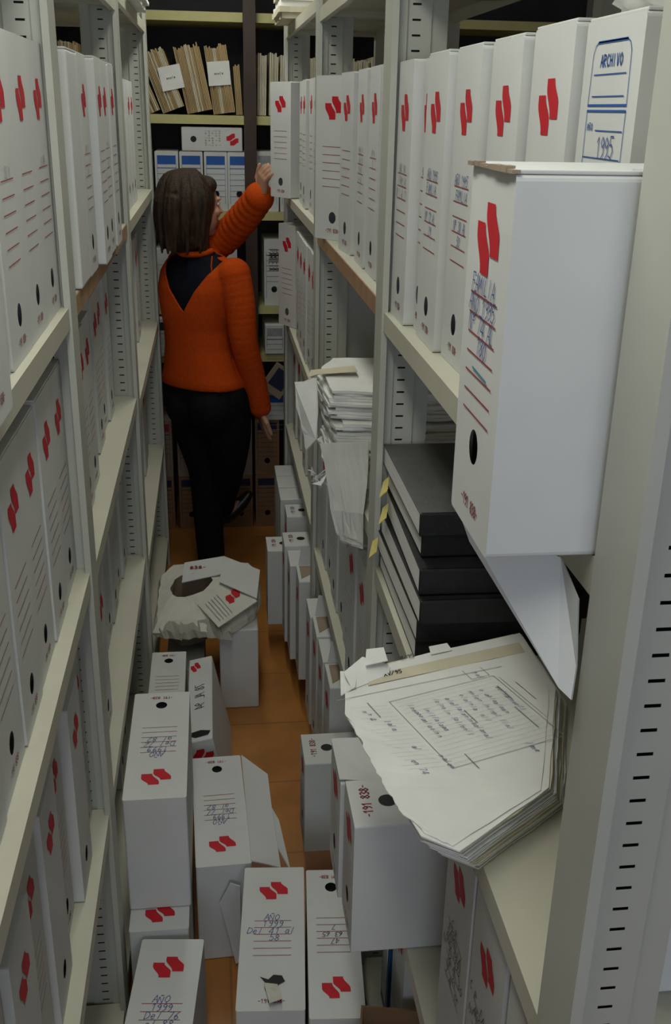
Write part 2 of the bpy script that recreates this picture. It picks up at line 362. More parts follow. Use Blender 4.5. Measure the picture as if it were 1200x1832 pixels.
def lines_mesh(w, h, d):
    key = ('l', round(w, 4), round(h, 4), round(d, 4))
    if key not in PRINT:
        bm = bmesh.new(); f = f_spine(d); k = min(1, w / 0.115)
        z0, dz, n = (h - 0.155, 0.018, 6) if h > 0.31 else (h - 0.088, 0.0147, 7)
        for i in range(n): ribbon(bm, [(-0.037 * k, z0 - i * dz), (0.037 * k, z0 - i * dz)], 0.0012, f)
        PRINT[key] = flat('ruled_lines', bm, M['redline'])
    return PRINT[key]
def number_mesh(w, h, d):
    key = ('n', round(w, 4), round(h, 4), round(d, 4))
    if key not in PRINT:
        bm = bmesh.new(); k = min(1, w / 0.115)
        text(bm, '-191 838-', -0.024 * k, 0.017, 0.0095, 0.0013, f_spine(d), adv=0.60 * k)
        PRINT[key] = flat('printed_number', bm, M['redline'])
    return PRINT[key]
def hand_part(root, rows, w, h, d, ink, size=0.0125, seed=1):
    rnd = random.Random(seed); bm = bmesh.new(); f = f_spine(d, 0.0009)
    z0, dz = (h - 0.155, 0.018) if h > 0.31 else (h - 0.088, 0.0147)
    for i, s in enumerate(rows):
        if s: text(bm, s, rnd.uniform(-0.004, 0.004), z0 - i * dz + 0.0015, size, 0.0011, f, adv=0.66, slant=0.22, jit=0.06, centre=True, rnd=rnd)
    return obj('handwriting', flat('handwriting', bm, ink), None, root)
NB = [0]
def archive_box(label, c, rot, w=0.125, h=0.37, d=0.27, rows=None, ink='blueink', emb=True, lines=True, hole=True, group=None, size=0.0125, centre=False, rotm=None, cat='box'):
    """c = centre of the base footprint (upright) or of the whole box (centre=True); rot = Euler."""
    NB[0] += 1
    R = rotm if rotm else Euler(rot).to_matrix()
    loc = Vector(c) - (R @ Vector((0, 0, h / 2)) if centre else Vector((0, 0, 0)))
    t = thing('archive_box', label, cat, loc, R.to_euler(), group)
    b = obj('carton', box_body(w, h, d, hole), None, t)
    if emb: obj('emblem', emblem_mesh(w, h, d), None, t)
    if lines: obj('ruled_lines', lines_mesh(w, h, d), None, t); obj('printed_number', number_mesh(w, h, d), None, t)
    if rows: hand_part(t, rows, w, h, d, M[ink], size, NB[0])
    return t
def lid_on(t, w, h, d, over=0.0):      # loose top flap lying on the box
    bm = bmesh.new(); box(bm, (-d / 2 + 0.001, -w / 2 + 0.0015, h), (d / 2 - 0.002, w / 2 - 0.001, h + 0.0028), 0, 0.0008)
    obj('top_flap', bm, M['card'], t)
ORD = ['first', 'second', 'third', 'fourth', 'fifth', 'sixth', 'seventh', 'eighth', 'ninth', 'tenth', 'eleventh']
def rbox(label, X, yc, z, w=0.125, h=0.37, yaw=0.0, d=0.27, tilt=0.0, **k):
    c = (X + d / 2 * math.cos(yaw), yc + d / 2 * math.sin(yaw), z + 0.0005)
    return archive_box(label, c, (tilt, 0, yaw), w, h, d, **k)
def lbox(label, X, yc, z, w=0.125, h=0.36, yaw=0.0, d=0.27, tilt=0.0, **k):
    c = (X - d / 2 * math.cos(yaw), yc - d / 2 * math.sin(yaw), z + 0.0005)
    return archive_box(label, c, (tilt, 0, math.pi + yaw), w, h, d, **k)
def lying(label, cx, cy, z, yaw, L=0.38, w=0.125, hgt=0.27, roll=0.0, **k):
    """box on its back, spine upward; yaw = direction of the box's top end (0 = +x, -90 deg = towards the camera)."""
    R = Matrix.Rotation(yaw, 3, 'Z') @ Matrix.Rotation(roll, 3, 'X') @ Matrix.Rotation(R90, 3, 'Y')
    return archive_box(label, (cx, cy, z + hgt / 2 + 0.0005), None, w, L, hgt, centre=True, rotm=R, **k)

# ------------------------------------------------------------------ right rack, nearest bay
g = 'white archive boxes on the upper right shelf, nearest bay'
def form_box(label, X, yc, z, group):       # box with a blue printed form
    t = rbox(label, X, yc, z, 0.128, 0.378, emb=False, lines=False, group=group)
    bm = bmesh.new(); f = f_spine(0.27)
    h = 0.378; hw = 0.044
    def P(vt): return h - vt
    arc = [(-hw, P(0.066)), (-hw + 0.002, P(0.026)), (-hw + 0.006, P(0.020)), (-hw + 0.012, P(0.0175)), (hw - 0.012, P(0.0175)), (hw - 0.006, P(0.020)), (hw - 0.002, P(0.026)), (hw, P(0.066))]
    ribbon(bm, arc, 0.0010, f); ribbon(bm, arc[3:5], 0.0022, f)
    for v in (0.0425, 0.0595): ribbon(bm, [(-hw + 0.008, P(v)), (hw - 0.008, P(v))], 0.0009, f)
    for v in (0.0665, 0.0710): ribbon(bm, [(-hw, P(v)), (hw, P(v))], 0.0018, f)
    ribbon(bm, [(-hw, P(0.071)), (-hw, P(0.30)), (hw, P(0.30)), (hw, P(0.071))], 0.0010, f)
    for v in (0.0865, 0.1085, 0.137, 0.165, 0.195): ribbon(bm, [(-hw + (0.024 if v < .09 else 0), P(v)), (hw - .003, P(v))], 0.0009, f)
    text(bm, 'ARCHIVO', 0.002, P(0.0365), 0.0090, 0.0014, f, adv=0.80, centre=True)
    text(bm, 'AÑO', -hw + 0.004, P(0.0865), 0.0055, 0.0009, f, adv=0.9)
    obj('printed_form', flat('printed_form', bm, M['bluelabel']), None, t)
    bm = bmesh.new(); f = f_spine(0.27, 0.0009)
    text(bm, '1995', 0.008, P(0.1075), 0.0165, 0.0012, f, adv=0.62, centre=True, jit=0.05)
    text(bm, 'FAMILIA', 0.004, P(0.134), 0.0150, 0.0012, f, adv=0.68, centre=True, jit=0.05)
    obj('handwriting', flat('handwriting', bm, M['blueink']), None, t)
    return t
t = form_box('white archive box with a blue printed form headed ARCHIVO, upper right shelf', 0.330, 0.872, R1, g); lid_on(t, 0.128, 0.378, 0.27)
rr1 = [(0.322, 1.003, .120, .380, ['', '', 'AÑO 1994'], 'first plain white box beyond the one with the blue form'),
       (0.313, 1.128, .116, .376, ['FAMILIA', 'AÑO 94', '', 'Nº 51 AL', '73'], 'second plain white box beyond the one with the blue form'),
       (0.303, 1.253, .120, .374, ['AÑO 1995', 'FAMILIA', '', 'Nº 30 AL', '50'], 'third plain white box beyond the one with the blue form'),
       (0.294, 1.383, .122, .373, ['AÑO 1995', 'FAMILIA', '', 'Nº 12 AL', '29'], 'fourth plain white box beyond the one with the blue form')]
for X, y, w, h, rows, l in rr1:
    t = rbox('upper right shelf: ' + l, X, y, R1, w, h, rows=rows, group=g); lid_on(t, w, h, .27)
rbox('thin white box squeezed between two wide ones on the upper right shelf', 0.300, 1.474, R1, .044, .372, group=g, rows=['94'])
t = rbox('white archive box touching the second slotted post, upper right shelf', 0.286, 1.561, R1, .112, .372, rows=['AÑO 94', 'FAMILIA', 'Nº 1 AL 11'], ink='greyink', group=g)
# the box that juts out
HX, HY, HH = 0.193, 0.7090, 0.268
t = rbox('white box jutting out beside the near post, reading FAMILIA AÑO 1995', HX, HY, R1, .113, HH, group=None)
hand_part(t, ['FAMILIA', 'AÑO 1995', 'Nº 74 AL', '180'], .113, HH, .27, M['blueink'], 0.0135, 3)
bm = bmesh.new(); f = f_spine(.27, .0009); ribbon(bm, [(-.016, HH - .088 - .0147 * 3.65), (.024, HH - .088 - .0147 * 3.80)], .0016, f)
obj('pen_mark', flat('pen_mark', bm, M['tealink']), None, t, label='teal pen stroke')
lid_on(t, .113, HH, .27)
bm = bmesh.new(); box(bm, (-.122, -.05, .004), (.12, .05, HH - .02)); obj('contents', bm, M['kraft'], t, label='brown folders seen through the finger hole')
bm = bmesh.new(); fz = HH + 0.0034     # finger notch and number on the lid
prev = [(-.03 + .026 * math.cos(a / 10 * math.pi), .006 * math.sin(a / 10 * math.pi)) for a in range(11)]
ribbon(bm, prev, .0016, lambda u, v: (u, v - .05, fz)); obj('lid_notch', flat('lid_notch', bm, M['blackink']), None, t)
bm = bmesh.new()     # torn board edge along the lid at the spine
for k in range(9):
    y0 = -.0565 + k * .0125; box(bm, (-.1375 - random.uniform(0, .002), y0, HH + .0002), (-.1325, y0 + .0126, HH + random.uniform(.002, .0045)))
obj('torn_edge', bm, M['greycard'], t, label='brown torn board edge')
bm = bmesh.new()     # bottom flap hanging open into the bay below
b0 = Vector((HX + .135, HY, R1))
pts = [Vector(p) - b0 for p in ((.206, .772, 1.4925), (.272, .69, 1.452), (.292, .672, 1.352), (.288, .668, 1.33), (.262, .672, 1.322), (.258, .676, 1.335))]
ptsf = [(.197, .745, 1.4945), (.2655, .690, 1.478), (.2680, .652, 1.461), (.2680, .640, 1.410), (.2630, .630, 1.387), (.256, .640, 1.392), (.204, .735, 1.474)]
slab(bm, [Vector(p) - b0 for p in ptsf], 0.003)
obj('hanging_flap', bm, M['card'], t, label='bottom flap hanging open below the shelf')

# ledgers on the second shelf
def ledger(label, X, y0, y1, z, th, wid, yaw=0.0, top='black', sticky=None):
    t = thing('ledger_book', label, 'book', (X + wid / 2, (y0 + y1) / 2, z), (0, 0, yaw), 'black ledgers stacked on the second right shelf')
    L = y1 - y0
    bm = bmesh.new(); box(bm, (-wid / 2 + .0005, -L / 2 + .006, .003), (wid / 2 - .004, L / 2 - .005, th - .003)); obj('page_block', bm, M['pages'], t)
    bm = bmesh.new(); box(bm, (-wid / 2, -L / 2, 0), (wid / 2, L / 2, .003), 0, .001); box(bm, (-wid / 2, -L / 2, th - .003), (wid / 2, L / 2, th), 0, .001)
    obj('cover_boards', bm, M[top], t)
    bm = bmesh.new(); box(bm, (-wid / 2, -L / 2 - .003, .0), (wid / 2, -L / 2 + .005, th), 0, .0025); obj('spine', bm, M['black'], t)
    if sticky:
        for (sx, sy, sz) in sticky:
            bm = bmesh.new()
            slab(bm, [(-wid / 2 - .004, L / 2 - .02 + sy, th * .5 + sz), (-wid / 2 - .012, L / 2 - .055 + sy, th * .5 - .012 + sz), (-wid / 2 - .022, L / 2 - .04 + sy, th * .5 - .03 + sz), (-wid / 2 - .010, L / 2 - .004 + sy, th * .5 - .014 + sz)], .0008)
            obj('sticky_note', bm, M['yellow'], t, label='yellow sticky note')
    return t
z = R2 + .001
def nxt(th):
    global z
    z0 = z; z += th + .0015; return z0
ledger('bottom black ledger of the stack on the second right shelf', .284, 1.285, 1.618, nxt(.034), .034, .25)
ledger('black ledger second from the bottom of its stack, yellow note at its end', .281, 1.278, 1.618, nxt(.036), .036, .25, .01, sticky=[(0, .0, .012)])
ledger('black ledger third from the bottom of its stack, pages facing the aisle', .282, 1.260, 1.605, nxt(.038), .038, .25)
ledger('thick black ledger in the middle of the stack, yellow note folded over its corner', .286, 1.275, 1.605, nxt(.040), .040, .25, -.02, sticky=[(0, -.03, .012)])
ledger('black ledger just under the top one, pushed in a little', .292, 1.318, 1.622, nxt(.034), .034, .25, sticky=[(0, -.02, .012)])
ledger('topmost ledger of the stack, dull charcoal cover', .286, 1.310, 1.632, nxt(.036), .036, .26, 0, 'charcoal')

# sheaf of papers poking out of the second shelf
def paper_pile(name, label, poly, z0, th, n, loc, group=None, jit=.004, mats=('paper', 'paper'), seed=1, sag=None, skew=(0, 0), cat='papers', part='page_block'):
    rnd = random.Random(seed); cx, cy = loc[0], loc[1]
    t = thing(name, label, cat, (cx, cy, z0), (0, 0, 0), group)
    bm = bmesh.new(); dz = th / n
    base = []
    for i in range(len(poly)):       # subdivide outline so that edges look ragged
        a, b = Vector(poly[i]), Vector(poly[(i + 1) % len(poly)]); m = max(1, int((b - a).length / .03))
        for k in range(m): base.append(a.lerp(b, k / m))
    for k in range(n):
        ox, oy = rnd.uniform(-jit, jit) + skew[0] * (1 - k / (n - 1)), rnd.uniform(-jit, jit) + skew[1] * (1 - k / (n - 1))
        lo = []; hi = []
        for p in base:
            q = p + Vector((ox + rnd.uniform(-jit, jit) * .35, oy + rnd.uniform(-jit, jit) * .35))
            s = sag(q.x, q.y) if sag else 0.0
            lo.append(bm.verts.new((q.x - cx, q.y - cy, k * dz + .0002 + s))); hi.append(bm.verts.new((q.x - cx, q.y - cy, (k + 1) * dz - .0003 + s)))
        mi = 1 if rnd.random() < .18 else 0
        fs = [bm.faces.new(hi), bm.faces.new(lo[::-1])]
        for i in range(len(lo)):
            j = (i + 1) % len(lo); fs.append(bm.faces.new((lo[i], lo[j], hi[j], hi[i])))
        for f in fs: f.material_index = mi
    obj(part, bm, [M[m] for m in mats], t)
    return t
poly = [(.162, 1.165), (.30, 1.222), (.432, 1.262), (.436, 1.11), (.362, .905), (.236, .812), (.20, .838), (.172, .97), (.150, 1.075)]
PZ, PT = R2 + .001, .052
t = paper_pile('paper_bundle', 'thick sheaf of worn white forms sticking out of the second right shelf', poly, PZ, PT, 24, (.29, 1.05), jit=.0030, seed=4, mats=('paper', 'paperold'), skew=(.034, .030))
top = PT + .0012
ux, uy = Vector((.945, .325)), Vector((-.325, .945))        # form axes: u along the short lines, v towards the far side
o2 = Vector((.155, 1.035)) - Vector((.29, 1.05))
bm = bmesh.new()     # top sheet, a little ragged along its left edge
edge = [(.206, .842), (.232, .818), (.352, .900), (.426, 1.10), (.424, 1.205), (.165, 1.125), (.152, 1.075), (.160, 1.035), (.166, .99), (.172, .955), (.178, .915), (.188, .88)]
rnd = random.Random(9); rag = []
for i, p in enumerate(edge):
    a, b = Vector(p), Vector(edge[(i + 1) % len(edge)]); m = 1 if i in (3,) else 5
    for k in range(m):
        q = a.lerp(b, k / m); j = .0022 if i in (0, 5, 6, 7, 8, 9, 10, 11) else .0008; rag.append((q.x - .29 + rnd.uniform(-j, j), q.y - 1.05 + rnd.uniform(-j, j), top + rnd.uniform(-.0006, .0006)))
slab(bm, rag, .0009); obj('top_form', bm, M['paper'], t)
bm = bmesh.new(); f = lambda u, v: (o2.x + ux.x * u + uy.x * v, o2.y + ux.y * u + uy.y * v, top + .0008)
def fr(a, b, c, d, w=.0007): ribbon(bm, [(a, b), (c, b), (c, d), (a, d), (a, b)], w, f)
fr(.072, -.118, .232, .036, .0008)
ribbon(bm, [(.012, .066), (.256, .052)], .0009, f); ribbon(bm, [(.20, .040), (.20, .064)], .0007, f); ribbon(bm, [(.228, .040), (.228, .062)], .0007, f); ribbon(bm, [(.20, .040), (.228, .040)], .0007, f)
ribbon(bm, [(.237, .03), (.237, -.075)], .0007, f)
for k in range(17):
    yk = .030 - k * .0088; ribbon(bm, [(.02 + (k % 3) * .004, yk + .012), (.066, yk)], .00025, f); ribbon(bm, [(.078, yk), (.226, yk)], .00025, f)
for u, v, q in ((.150, -.02, .030), (.222, .012, .034), (.214, -.04, .05), (.10, -.10, .03), (.045, .045, .035)): ribbon(bm, [(u, v), (u, v - q)], .0016, f); ribbon(bm, [(.250, .01), (.250, -.035)], .0007, f)
fv = lambda u, v: f(v, -u)                                     # writing turned along the sheet
for (s, u, v, h) in ():
    text(bm, s, u, v, h, .0009, fv, adv=.75)
obj('printed_form', flat('printed_form', bm, M['greyink']), None, t)
bm = bmesh.new(); r2 = random.Random(5)
for k in range(8):
    text(bm, ''.join(r2.choice('enaolilan ') for _ in range(r2.randint(11, 18))), -.025 + r2.uniform(0, .02), .088 + k * .018 + r2.uniform(-.003, .003), .0078, .0006, fv, adv=.72, slant=.3, jit=.12, rnd=r2)
for (s, u, v) in (('nº 4', -.03, .03), ('lala', .0, .045), ('en 74', .085, .035), ('al', .06, .05), ('nalen', .09, .07), ('lane', .11, .18), ('nol', -.055, .21)):
    text(bm, s, u, v, .0080, .0007, fv, adv=.72, slant=.3, jit=.1, rnd=r2)
obj('handwriting', flat('handwriting', bm, M['faintink']), None, t)
bm = bmesh.new()     # folded dog-ear and tabs along the far edge
slab(bm, [(.168 - .29, 1.128 - 1.05, top), (.222 - .29, 1.158 - 1.05, top), (.226 - .29, 1.178 - 1.05, top + .004), (.190 - .29, 1.19 - 1.05, top + .012), (.160 - .29, 1.158 - 1.05, top + .008)], .0012)
slab(bm, [(.152 - .29, 1.12 - 1.05, top - .004), (.172 - .29, 1.128 - 1.05, top + .004), (.180 - .29, 1.165 - 1.05, top + .004), (.158 - .29, 1.178 - 1.05, top - .002)], .0012)
slab(bm, [(.190 - .29, 1.165 - 1.05, top + .013), (.222 - .29, 1.172 - 1.05, top + .015), (.220 - .29, 1.196 - 1.05, top + .022), (.196 - .29, 1.196 - 1.05, top + .020)], .0012)
obj('dog_ear', bm, M['paper'], t)
bm = bmesh.new()     # yellowed sheets along the far edge with two pencilled tabs
slab(bm, [(.212 - .29, 1.158 - 1.05, top - .002), (.424 - .29, 1.222 - 1.05, top - .001), (.424 - .29, 1.262 - 1.05, top - .003), (.222 - .29, 1.196 - 1.05, top - .004)], .001)
slab(bm, [(.190 - .29, 1.135 - 1.05, top + .0004), (.424 - .29, 1.204 - 1.05, top + .0004), (.424 - .29, 1.232 - 1.05, top + .0004), (.196 - .29, 1.160 - 1.05, top + .0004)], .0008)
obj('yellowed_sheet', bm, M['paperold'], t, label='yellowed sheets along the far edge')
bm = bmesh.new()
slab(bm, [(.290 - .29, 1.207 - 1.05, top + .001), (.322 - .29, 1.217 - 1.05, top + .001), (.318 - .29, 1.232 - 1.05, top + .004), (.290 - .29, 1.224 - 1.05, top + .004)], .001)
obj('tab', bm, M['paper'], t)
bm = bmesh.new(); ft = lambda u, v: (u - .29, v - 1.05 + .30 * (u - .2), top + .0012)
text(bm, '8/95', .245, 1.183, .0085, .0012, ft, adv=.62); obj('tab_writing', flat('tab_writing', bm, M['blackink']), None, t)
bm = bmesh.new(); text(bm, 'XV/95', .215, 1.150, .0085, .0012, ft, adv=.62); obj('tab_writing', flat('tab_writing', bm, M['blackink']), None, t)

t = rbox('white archive box standing just behind the near post on the second right shelf', .376, .722, R2, .120, .36)
bm = bmesh.new(); ribbon(bm, [(-.125, .150), (-.119, .138)], .0018, lambda u, v: (u, -.0606, v)); obj('red_scratch', flat('red_scratch', bm, M['red']), None, t)

# third and bottom shelves, nearest bay
g = 'white archive boxes on the third right shelf, nearest bay'
for X, y, w, rows, l in ((.288, .836, .122, ['C.R. FAMILIA', 'AÑO 1994', 'Nº 31 AL 58', 'Nº 60', 'SS 12 AL 29', '30'], 'white box with C.R. FAMILIA on one line, third right shelf near the bottom edge'),
                         (.287, .968, .124, ['C.R.', 'FAMILIA', 'AÑO 1993', 'Nº 12 AL 30', 'Nº 31', '7 AL 11'], 'white box with black writing, third right shelf, touching the grey-sided jutting box')):
    t = rbox(l, X, y, R3, w, .392, rows=rows, ink='blackink', group=g, size=.014)
rbox('nearest white archive box on the third right shelf, mostly cut off by the shelf above', .290, .702, R3, .124, .392, group=g, rows=['C.R.'], ink='blackink')
def top_print(t, w, h, d, hole=True):
    bm = bmesh.new(); f = lambda u, v: (-d / 2 + .024 - v, u, h + .0005)
    text(bm, '-191 838-', -.036, -.008, .014, .0020, f, adv=.62); obj('top_number', flat('top_number', bm, M['redline']), None, t)
    if hole:
        bm = bmesh.new(); bmesh.ops.create_circle(bm, cap_ends=True, segments=20, radius=.014, matrix=Matrix.Translation((-d / 2 + .058, 0, h + .0004)))
        obj('hole_shade_disc', bm, M['black'], t, label='flat black disc for the shade inside the lid hole')  # flat disc on a closed lid, black for the shade inside a hole
t = rbox('white archive box with plain grey side and red number on top, below the paper sheaf', .186, 1.241, R3, .112, .243, group=g); top_print(t, .112, .243, .27)
t = rbox('white archive box with raised flap, directly behind the grey-sided one below the sheaf', .180, 1.365, R3, .122, .232, group=g); top_print(t, .122, .232, .27, False)
bm = bmesh.new(); slab(bm, [(-.1365, .058, .2345), (-.1365, -.058, .2385), (-.09, -.062, .2335), (-.09, .058, .2335)], .002); obj('raised_flap', bm, M['card'], t)
rbox('white archive box on the low right shelf with a blue binder behind it', .312, 1.408, R4, .110, .345, group='white archive boxes on the bottom right shelf')
t = thing('ring_binder', 'blue binder with pale spine standing on the low right shelf', 'binder', (.45, 1.505, R4 + .0005))
bm = bmesh.new(); box(bm, (-.14, -.034, 0), (.13, -.030, .29)); box(bm, (-.14, .030, 0), (.13, .034, .29)); obj('cover_boards', bm, M['bluebinder'], t)
bm = bmesh.new(); box(bm, (-.143, -.034, 0), (-.139, .034, .29)); obj('spine', bm, M['bluebinder'], t)
bm = bmesh.new(); box(bm, (-.13, -.029, .006), (.12, .029, .28)); obj('page_block', bm, M['pages'], t)
bm = bmesh.new(); box(bm, (-.1445, -.022, .03), (-.143, .022, .26)); obj('spine_label', bm, M['paper'], t, label='pale spine label')
# open brown carton at the bottom of the picture
t = thing('open_carton', 'open brown cardboard carton at the bottom edge of the photo', 'carton', (.33, 1.19, R4 + .0005), (0, 0, -.20))
bm = bmesh.new()
w2, l2, hh, th = .125, .12, .205, .004
box(bm, (-w2, -l2, 0), (w2, l2, th)); box(bm, (-w2, -l2, th), (-w2 + th, l2, hh)); box(bm, (w2 - th, -l2, th), (w2, l2, hh)); box(bm, (-w2 + th, l2 - th, th), (w2 - th, l2, hh)); box(bm, (-w2 + th, -l2, th), (w2 - th, -l2 + th, hh))
obj('carton', bm, M['kraft'], t)
bm = bmesh.new(); box(bm, (-w2 + .006, -l2 + .006, th), (w2 - .006, l2 - .012, hh - .035), 0, .003); obj('papers', bm, M['paperold'], t, label='cream papers inside the carton')

# ------------------------------------------------------------------ right rack, middle bay
g = 'white archive boxes on the upper right shelf, middle bay'
z1 = 1.506
for i, (X, y, w, yaw, rows, l) in enumerate(((.298, 1.800, .118, 0, ['AÑO 93', '', ''], 'upper right shelf, middle bay: white box right behind the second slotted post'),
      (.298, 1.932, .120, 0, ['Nº 9', 'SS'], 'upper right shelf, middle bay: second white box from the near post'),
      (.297, 2.085, .122, 0, ['FAMILIA', 'AÑO 93', 'Nº 40', 'AL 68', '12', '9'], 'upper right shelf, middle bay: third white box from the near post, pencil columns on it'),
      (.292, 2.275, .118, .10, ['', ''], 'upper right shelf, middle bay: fourth white box from the near post'),
      (.290, 2.500, .125, .62, None, 'upper right shelf, middle bay: white box at the far end, turned towards the camera'))):
    rbox(l, X, y, z1, w, .368, yaw=yaw, d=.26 if yaw < .3 else .2, rows=rows, ink='greyink', group=g)
# heap of papers with a hanging cover on the second shelf of the middle bay
zz = 1.091
gp = 'paper bundles heaped on the second right shelf, middle bay'
p1 = [(.232, 1.935), (.40, 1.915), (.56, 1.92), (.56, 2.20), (.30, 2.22), (.236, 2.15)]
paper_pile('paper_bundle', 'lowest bundle of grey papers in the heap behind the second slotted post', p1, zz, .058, 9, (.40, 2.05), gp, .010, seed=11)
p2 = [(.246, 1.94), (.42, 1.92), (.56, 1.93), (.56, 2.22), (.28, 2.24), (.238, 2.12)]
t = paper_pile('paper_bundle', 'middle bundle of curled papers in the heap behind the second slotted post', p2, zz + .0595, .062, 9, (.42, 2.07), gp, .012, seed=12)
p3 = [(.236, 1.965), (.44, 1.925), (.56, 1.94), (.56, 2.24), (.27, 2.25), (.232, 2.16)]
t = paper_pile('paper_bundle', 'topmost bundle of white papers in the heap behind the second slotted post', p3, zz + .123, .060, 10, (.42, 2.08), gp, .010, seed=13)
def sheet_strip(bm, rows, th=.0012):         # a curved sheet from rows of points
    vs = [[bm.verts.new(p) for p in r] for r in rows]
    for a, b in zip(vs[:-1], vs[1:]):
        for i in range(len(a) - 1): bm.faces.new((a[i], a[i + 1], b[i + 1], b[i]))
    g_ = bmesh.ops.solidify(bm, geom=bm.faces[:], thickness=th)
rnd = random.Random(21)
t = thing('torn_file', 'torn white file hanging over the shelf edge below the paper heap', 'papers', (.30, 1.85, zz))
def hang(rowspec, name, m, lab=None, th=.0012):
    bm = bmesh.new(); rows = []
    for (x0, x1, y, zc, y2, z2) in rowspec:
        rows.append([(x0 + (x1 - x0) * k / 6 - .30 + (rnd.uniform(-.006, .006) if k == 0 else 0), y + (y2 - y) * k / 6 - 1.85 + rnd.uniform(-.003, .003), zc + (z2 - zc) * k / 6 - zz) for k in range(7)])
    sheet_strip(bm, rows, th); obj(name, bm, M[m], t, smooth=False, label=lab)
hang([(.226, .42, 1.884, zz + .058, 1.86, zz + .060), (.236, .42, 1.866, zz + .045, 1.84, zz + .048), (.248, .42, 1.846, zz + .014, 1.81, zz + .018), (.256, .42, 1.810, zz + .0035, 1.76, zz + .006)], 'top_sheet', 'paper', None)
for k in range(5):
    e = k * .0034
    hang([(.203 + e, .300, 1.895 - e, zz + .094 - e, 1.895 - e, zz + .096 - e), (.212 + e, .284, 1.842 - e, zz + .034, 1.806 - e, zz + .046), (.219 + e * .6, .270, 1.800 - e, zz - .008, 1.752 - e, zz + .003), (.223 + e * .6, .267, 1.762 - e, zz - .045 - e, 1.712 - e * .4, zz - .042 - e)], 'hanging_sheet', 'paper')
bm = bmesh.new(); fh = lambda u, v: (.232 - .30 + u * .8, 1.752 - 1.85 - u * .85 + (v + .04) * .7, v + .0)
for u0 in (.004, .020):
    ribbon(bm, [(u0, -.036), (u0, -.004)], .0012, fh)
obj('printed_lines', flat('printed_lines', bm, M['greyink']), None, t)
bm = bmesh.new()
for k in range(14):
    p = Vector((.205 + rnd.uniform(-.014, .012), 1.905 + rnd.uniform(-.02, .02), zz + .012 + rnd.uniform(-.012, .016)))
    a, b = Vector((rnd.uniform(-1, 1), rnd.uniform(-1, 1), rnd.uniform(-1, 1))).normalized() * .013, Vector((rnd.uniform(-1, 1), rnd.uniform(-1, 1), rnd.uniform(-1, 1))).normalized() * .011
    o_ = Vector((.30, 1.85, zz)); slab(bm, [p - o_ - a, p - o_ + b, p - o_ + a], .0008)
obj('torn_shreds', bm, M['paper'], t)
bm = bmesh.new(); box(bm, (.272 - .30, -.005, .061), (.312 - .30, .015, .0655)); obj('brown_patch', bm, M['kraft'], t, label='brown card showing through')
o_ = Vector((.30, 1.85, zz))
for k in range(3):
    j = lambda q: tuple(Vector(q) - o_ + Vector((rnd.uniform(-.004, .004), k * .0045, rnd.uniform(-.004, .004))))
    bm = bmesh.new(); slab(bm, [j((.174, 2.10, 1.252)), j((.192, 2.09, 1.262)), j((.214, 2.08, 1.271)), j((.213, 2.05, 1.21)), j((.211, 2.02, 1.154)), j((.192, 2.045, 1.120)), j((.184, 2.065, 1.16)), j((.176, 2.09, 1.205))], .0022)
    obj('standing_sheet', bm, M['paper'], t)
bm = bmesh.new(); slab(bm, [tuple(Vector(q) - o_) for q in ((.196, 2.09, 1.270), (.214, 2.078, 1.279), (.300, 2.07, 1.287), (.300, 2.12, 1.287), (.205, 2.12, 1.278))], .0012); obj('folded_sheet', bm, M['paperold'], t)
g = 'white archive boxes on the third right shelf, middle bay'
for i, (y, X) in enumerate(((1.80, .282), (1.945, .280), (2.085, .292), (2.215, .296), (2.345, .292), (2.475, .296), (2.605, .292))):
    rbox('white archive box, %s from the second slotted post on the third right shelf' % ORD[i], X, y, .60, .124, .365, group=g)
g = 'white archive boxes along the bottom right shelf'
t = rbox('short white box pushed far out into the aisle from the bottom right shelf', .187, 2.040, R4, .124, .262, group=g); top_print(t, .124, .262, .27)
for i, (X, y, w, h, l) in enumerate(((.262, 2.195, .122, .37, 'first tall white box beyond the short one, bottom right shelf'), (.258, 2.325, .124, .37, 'second tall white box beyond the short one, bottom right shelf'),
       (.255, 2.455, .124, .372, 'third tall white box beyond the short one, bottom right shelf'), (.250, 2.590, .122, .36, 'fourth tall white box beyond the short one, bottom right shelf'),
       (.240, 2.845, .124, .35, 'tall white box just past the third post, bottom right shelf'), (.222, 2.975, .122, .345, 'tall white box standing behind the pale one with the open lid, bottom right'))):
    t = rbox(l, X, y, R4, w, h, group=g)
    if i in (0, 2, 4):     # top flap left standing up; brown sheet colours in the shaded opening
        bm = bmesh.new(); slab(bm, [(-.128, w / 2 - .004, h + .001), (-.04, w / 2 - .004, h + .001), (-.05, w / 2 + .002, h + .052), (-.118, w / 2 + .006, h + .060)], .002); obj('raised_flap', bm, M['card'], t)
        bm = bmesh.new(); slab(bm, [(-.126, w / 2 - .012, h + .0012), (-.126, -w / 2 + .02, h + .0012), (-.03, w / 2 - .012, h + .0012)], .0006); obj('slit_shade_sheet', bm, M['greycard'], t, label='brown sheet for the shaded opening under the flap')
t = rbox('white box jutting farthest into the aisle on the bottom right, dark hole in its lid', .163, 3.225, R4, .124, .288, emb=False, lines=False, group=g); top_print(t, .124, .288, .27)
t = rbox('white box jutting into the aisle just in front of the farthest jutting one, bottom right', .213, 3.095, R4, .118, .36, group=g); top_print(t, .118, .36, .27)
t = rbox('small pale box with dark lid hole at the far right, beyond the jutting boxes', .240, 3.365, R4, .122, .355, group=g); top_print(t, .122, .355, .27)
for i, y in enumerate((3.50, 3.63, 3.76)):
    rbox('%s of three narrow grey boxes at the far end of the bottom right shelf' % ORD[i], .226, y, R4, .120, .37, group=g, emb=False)

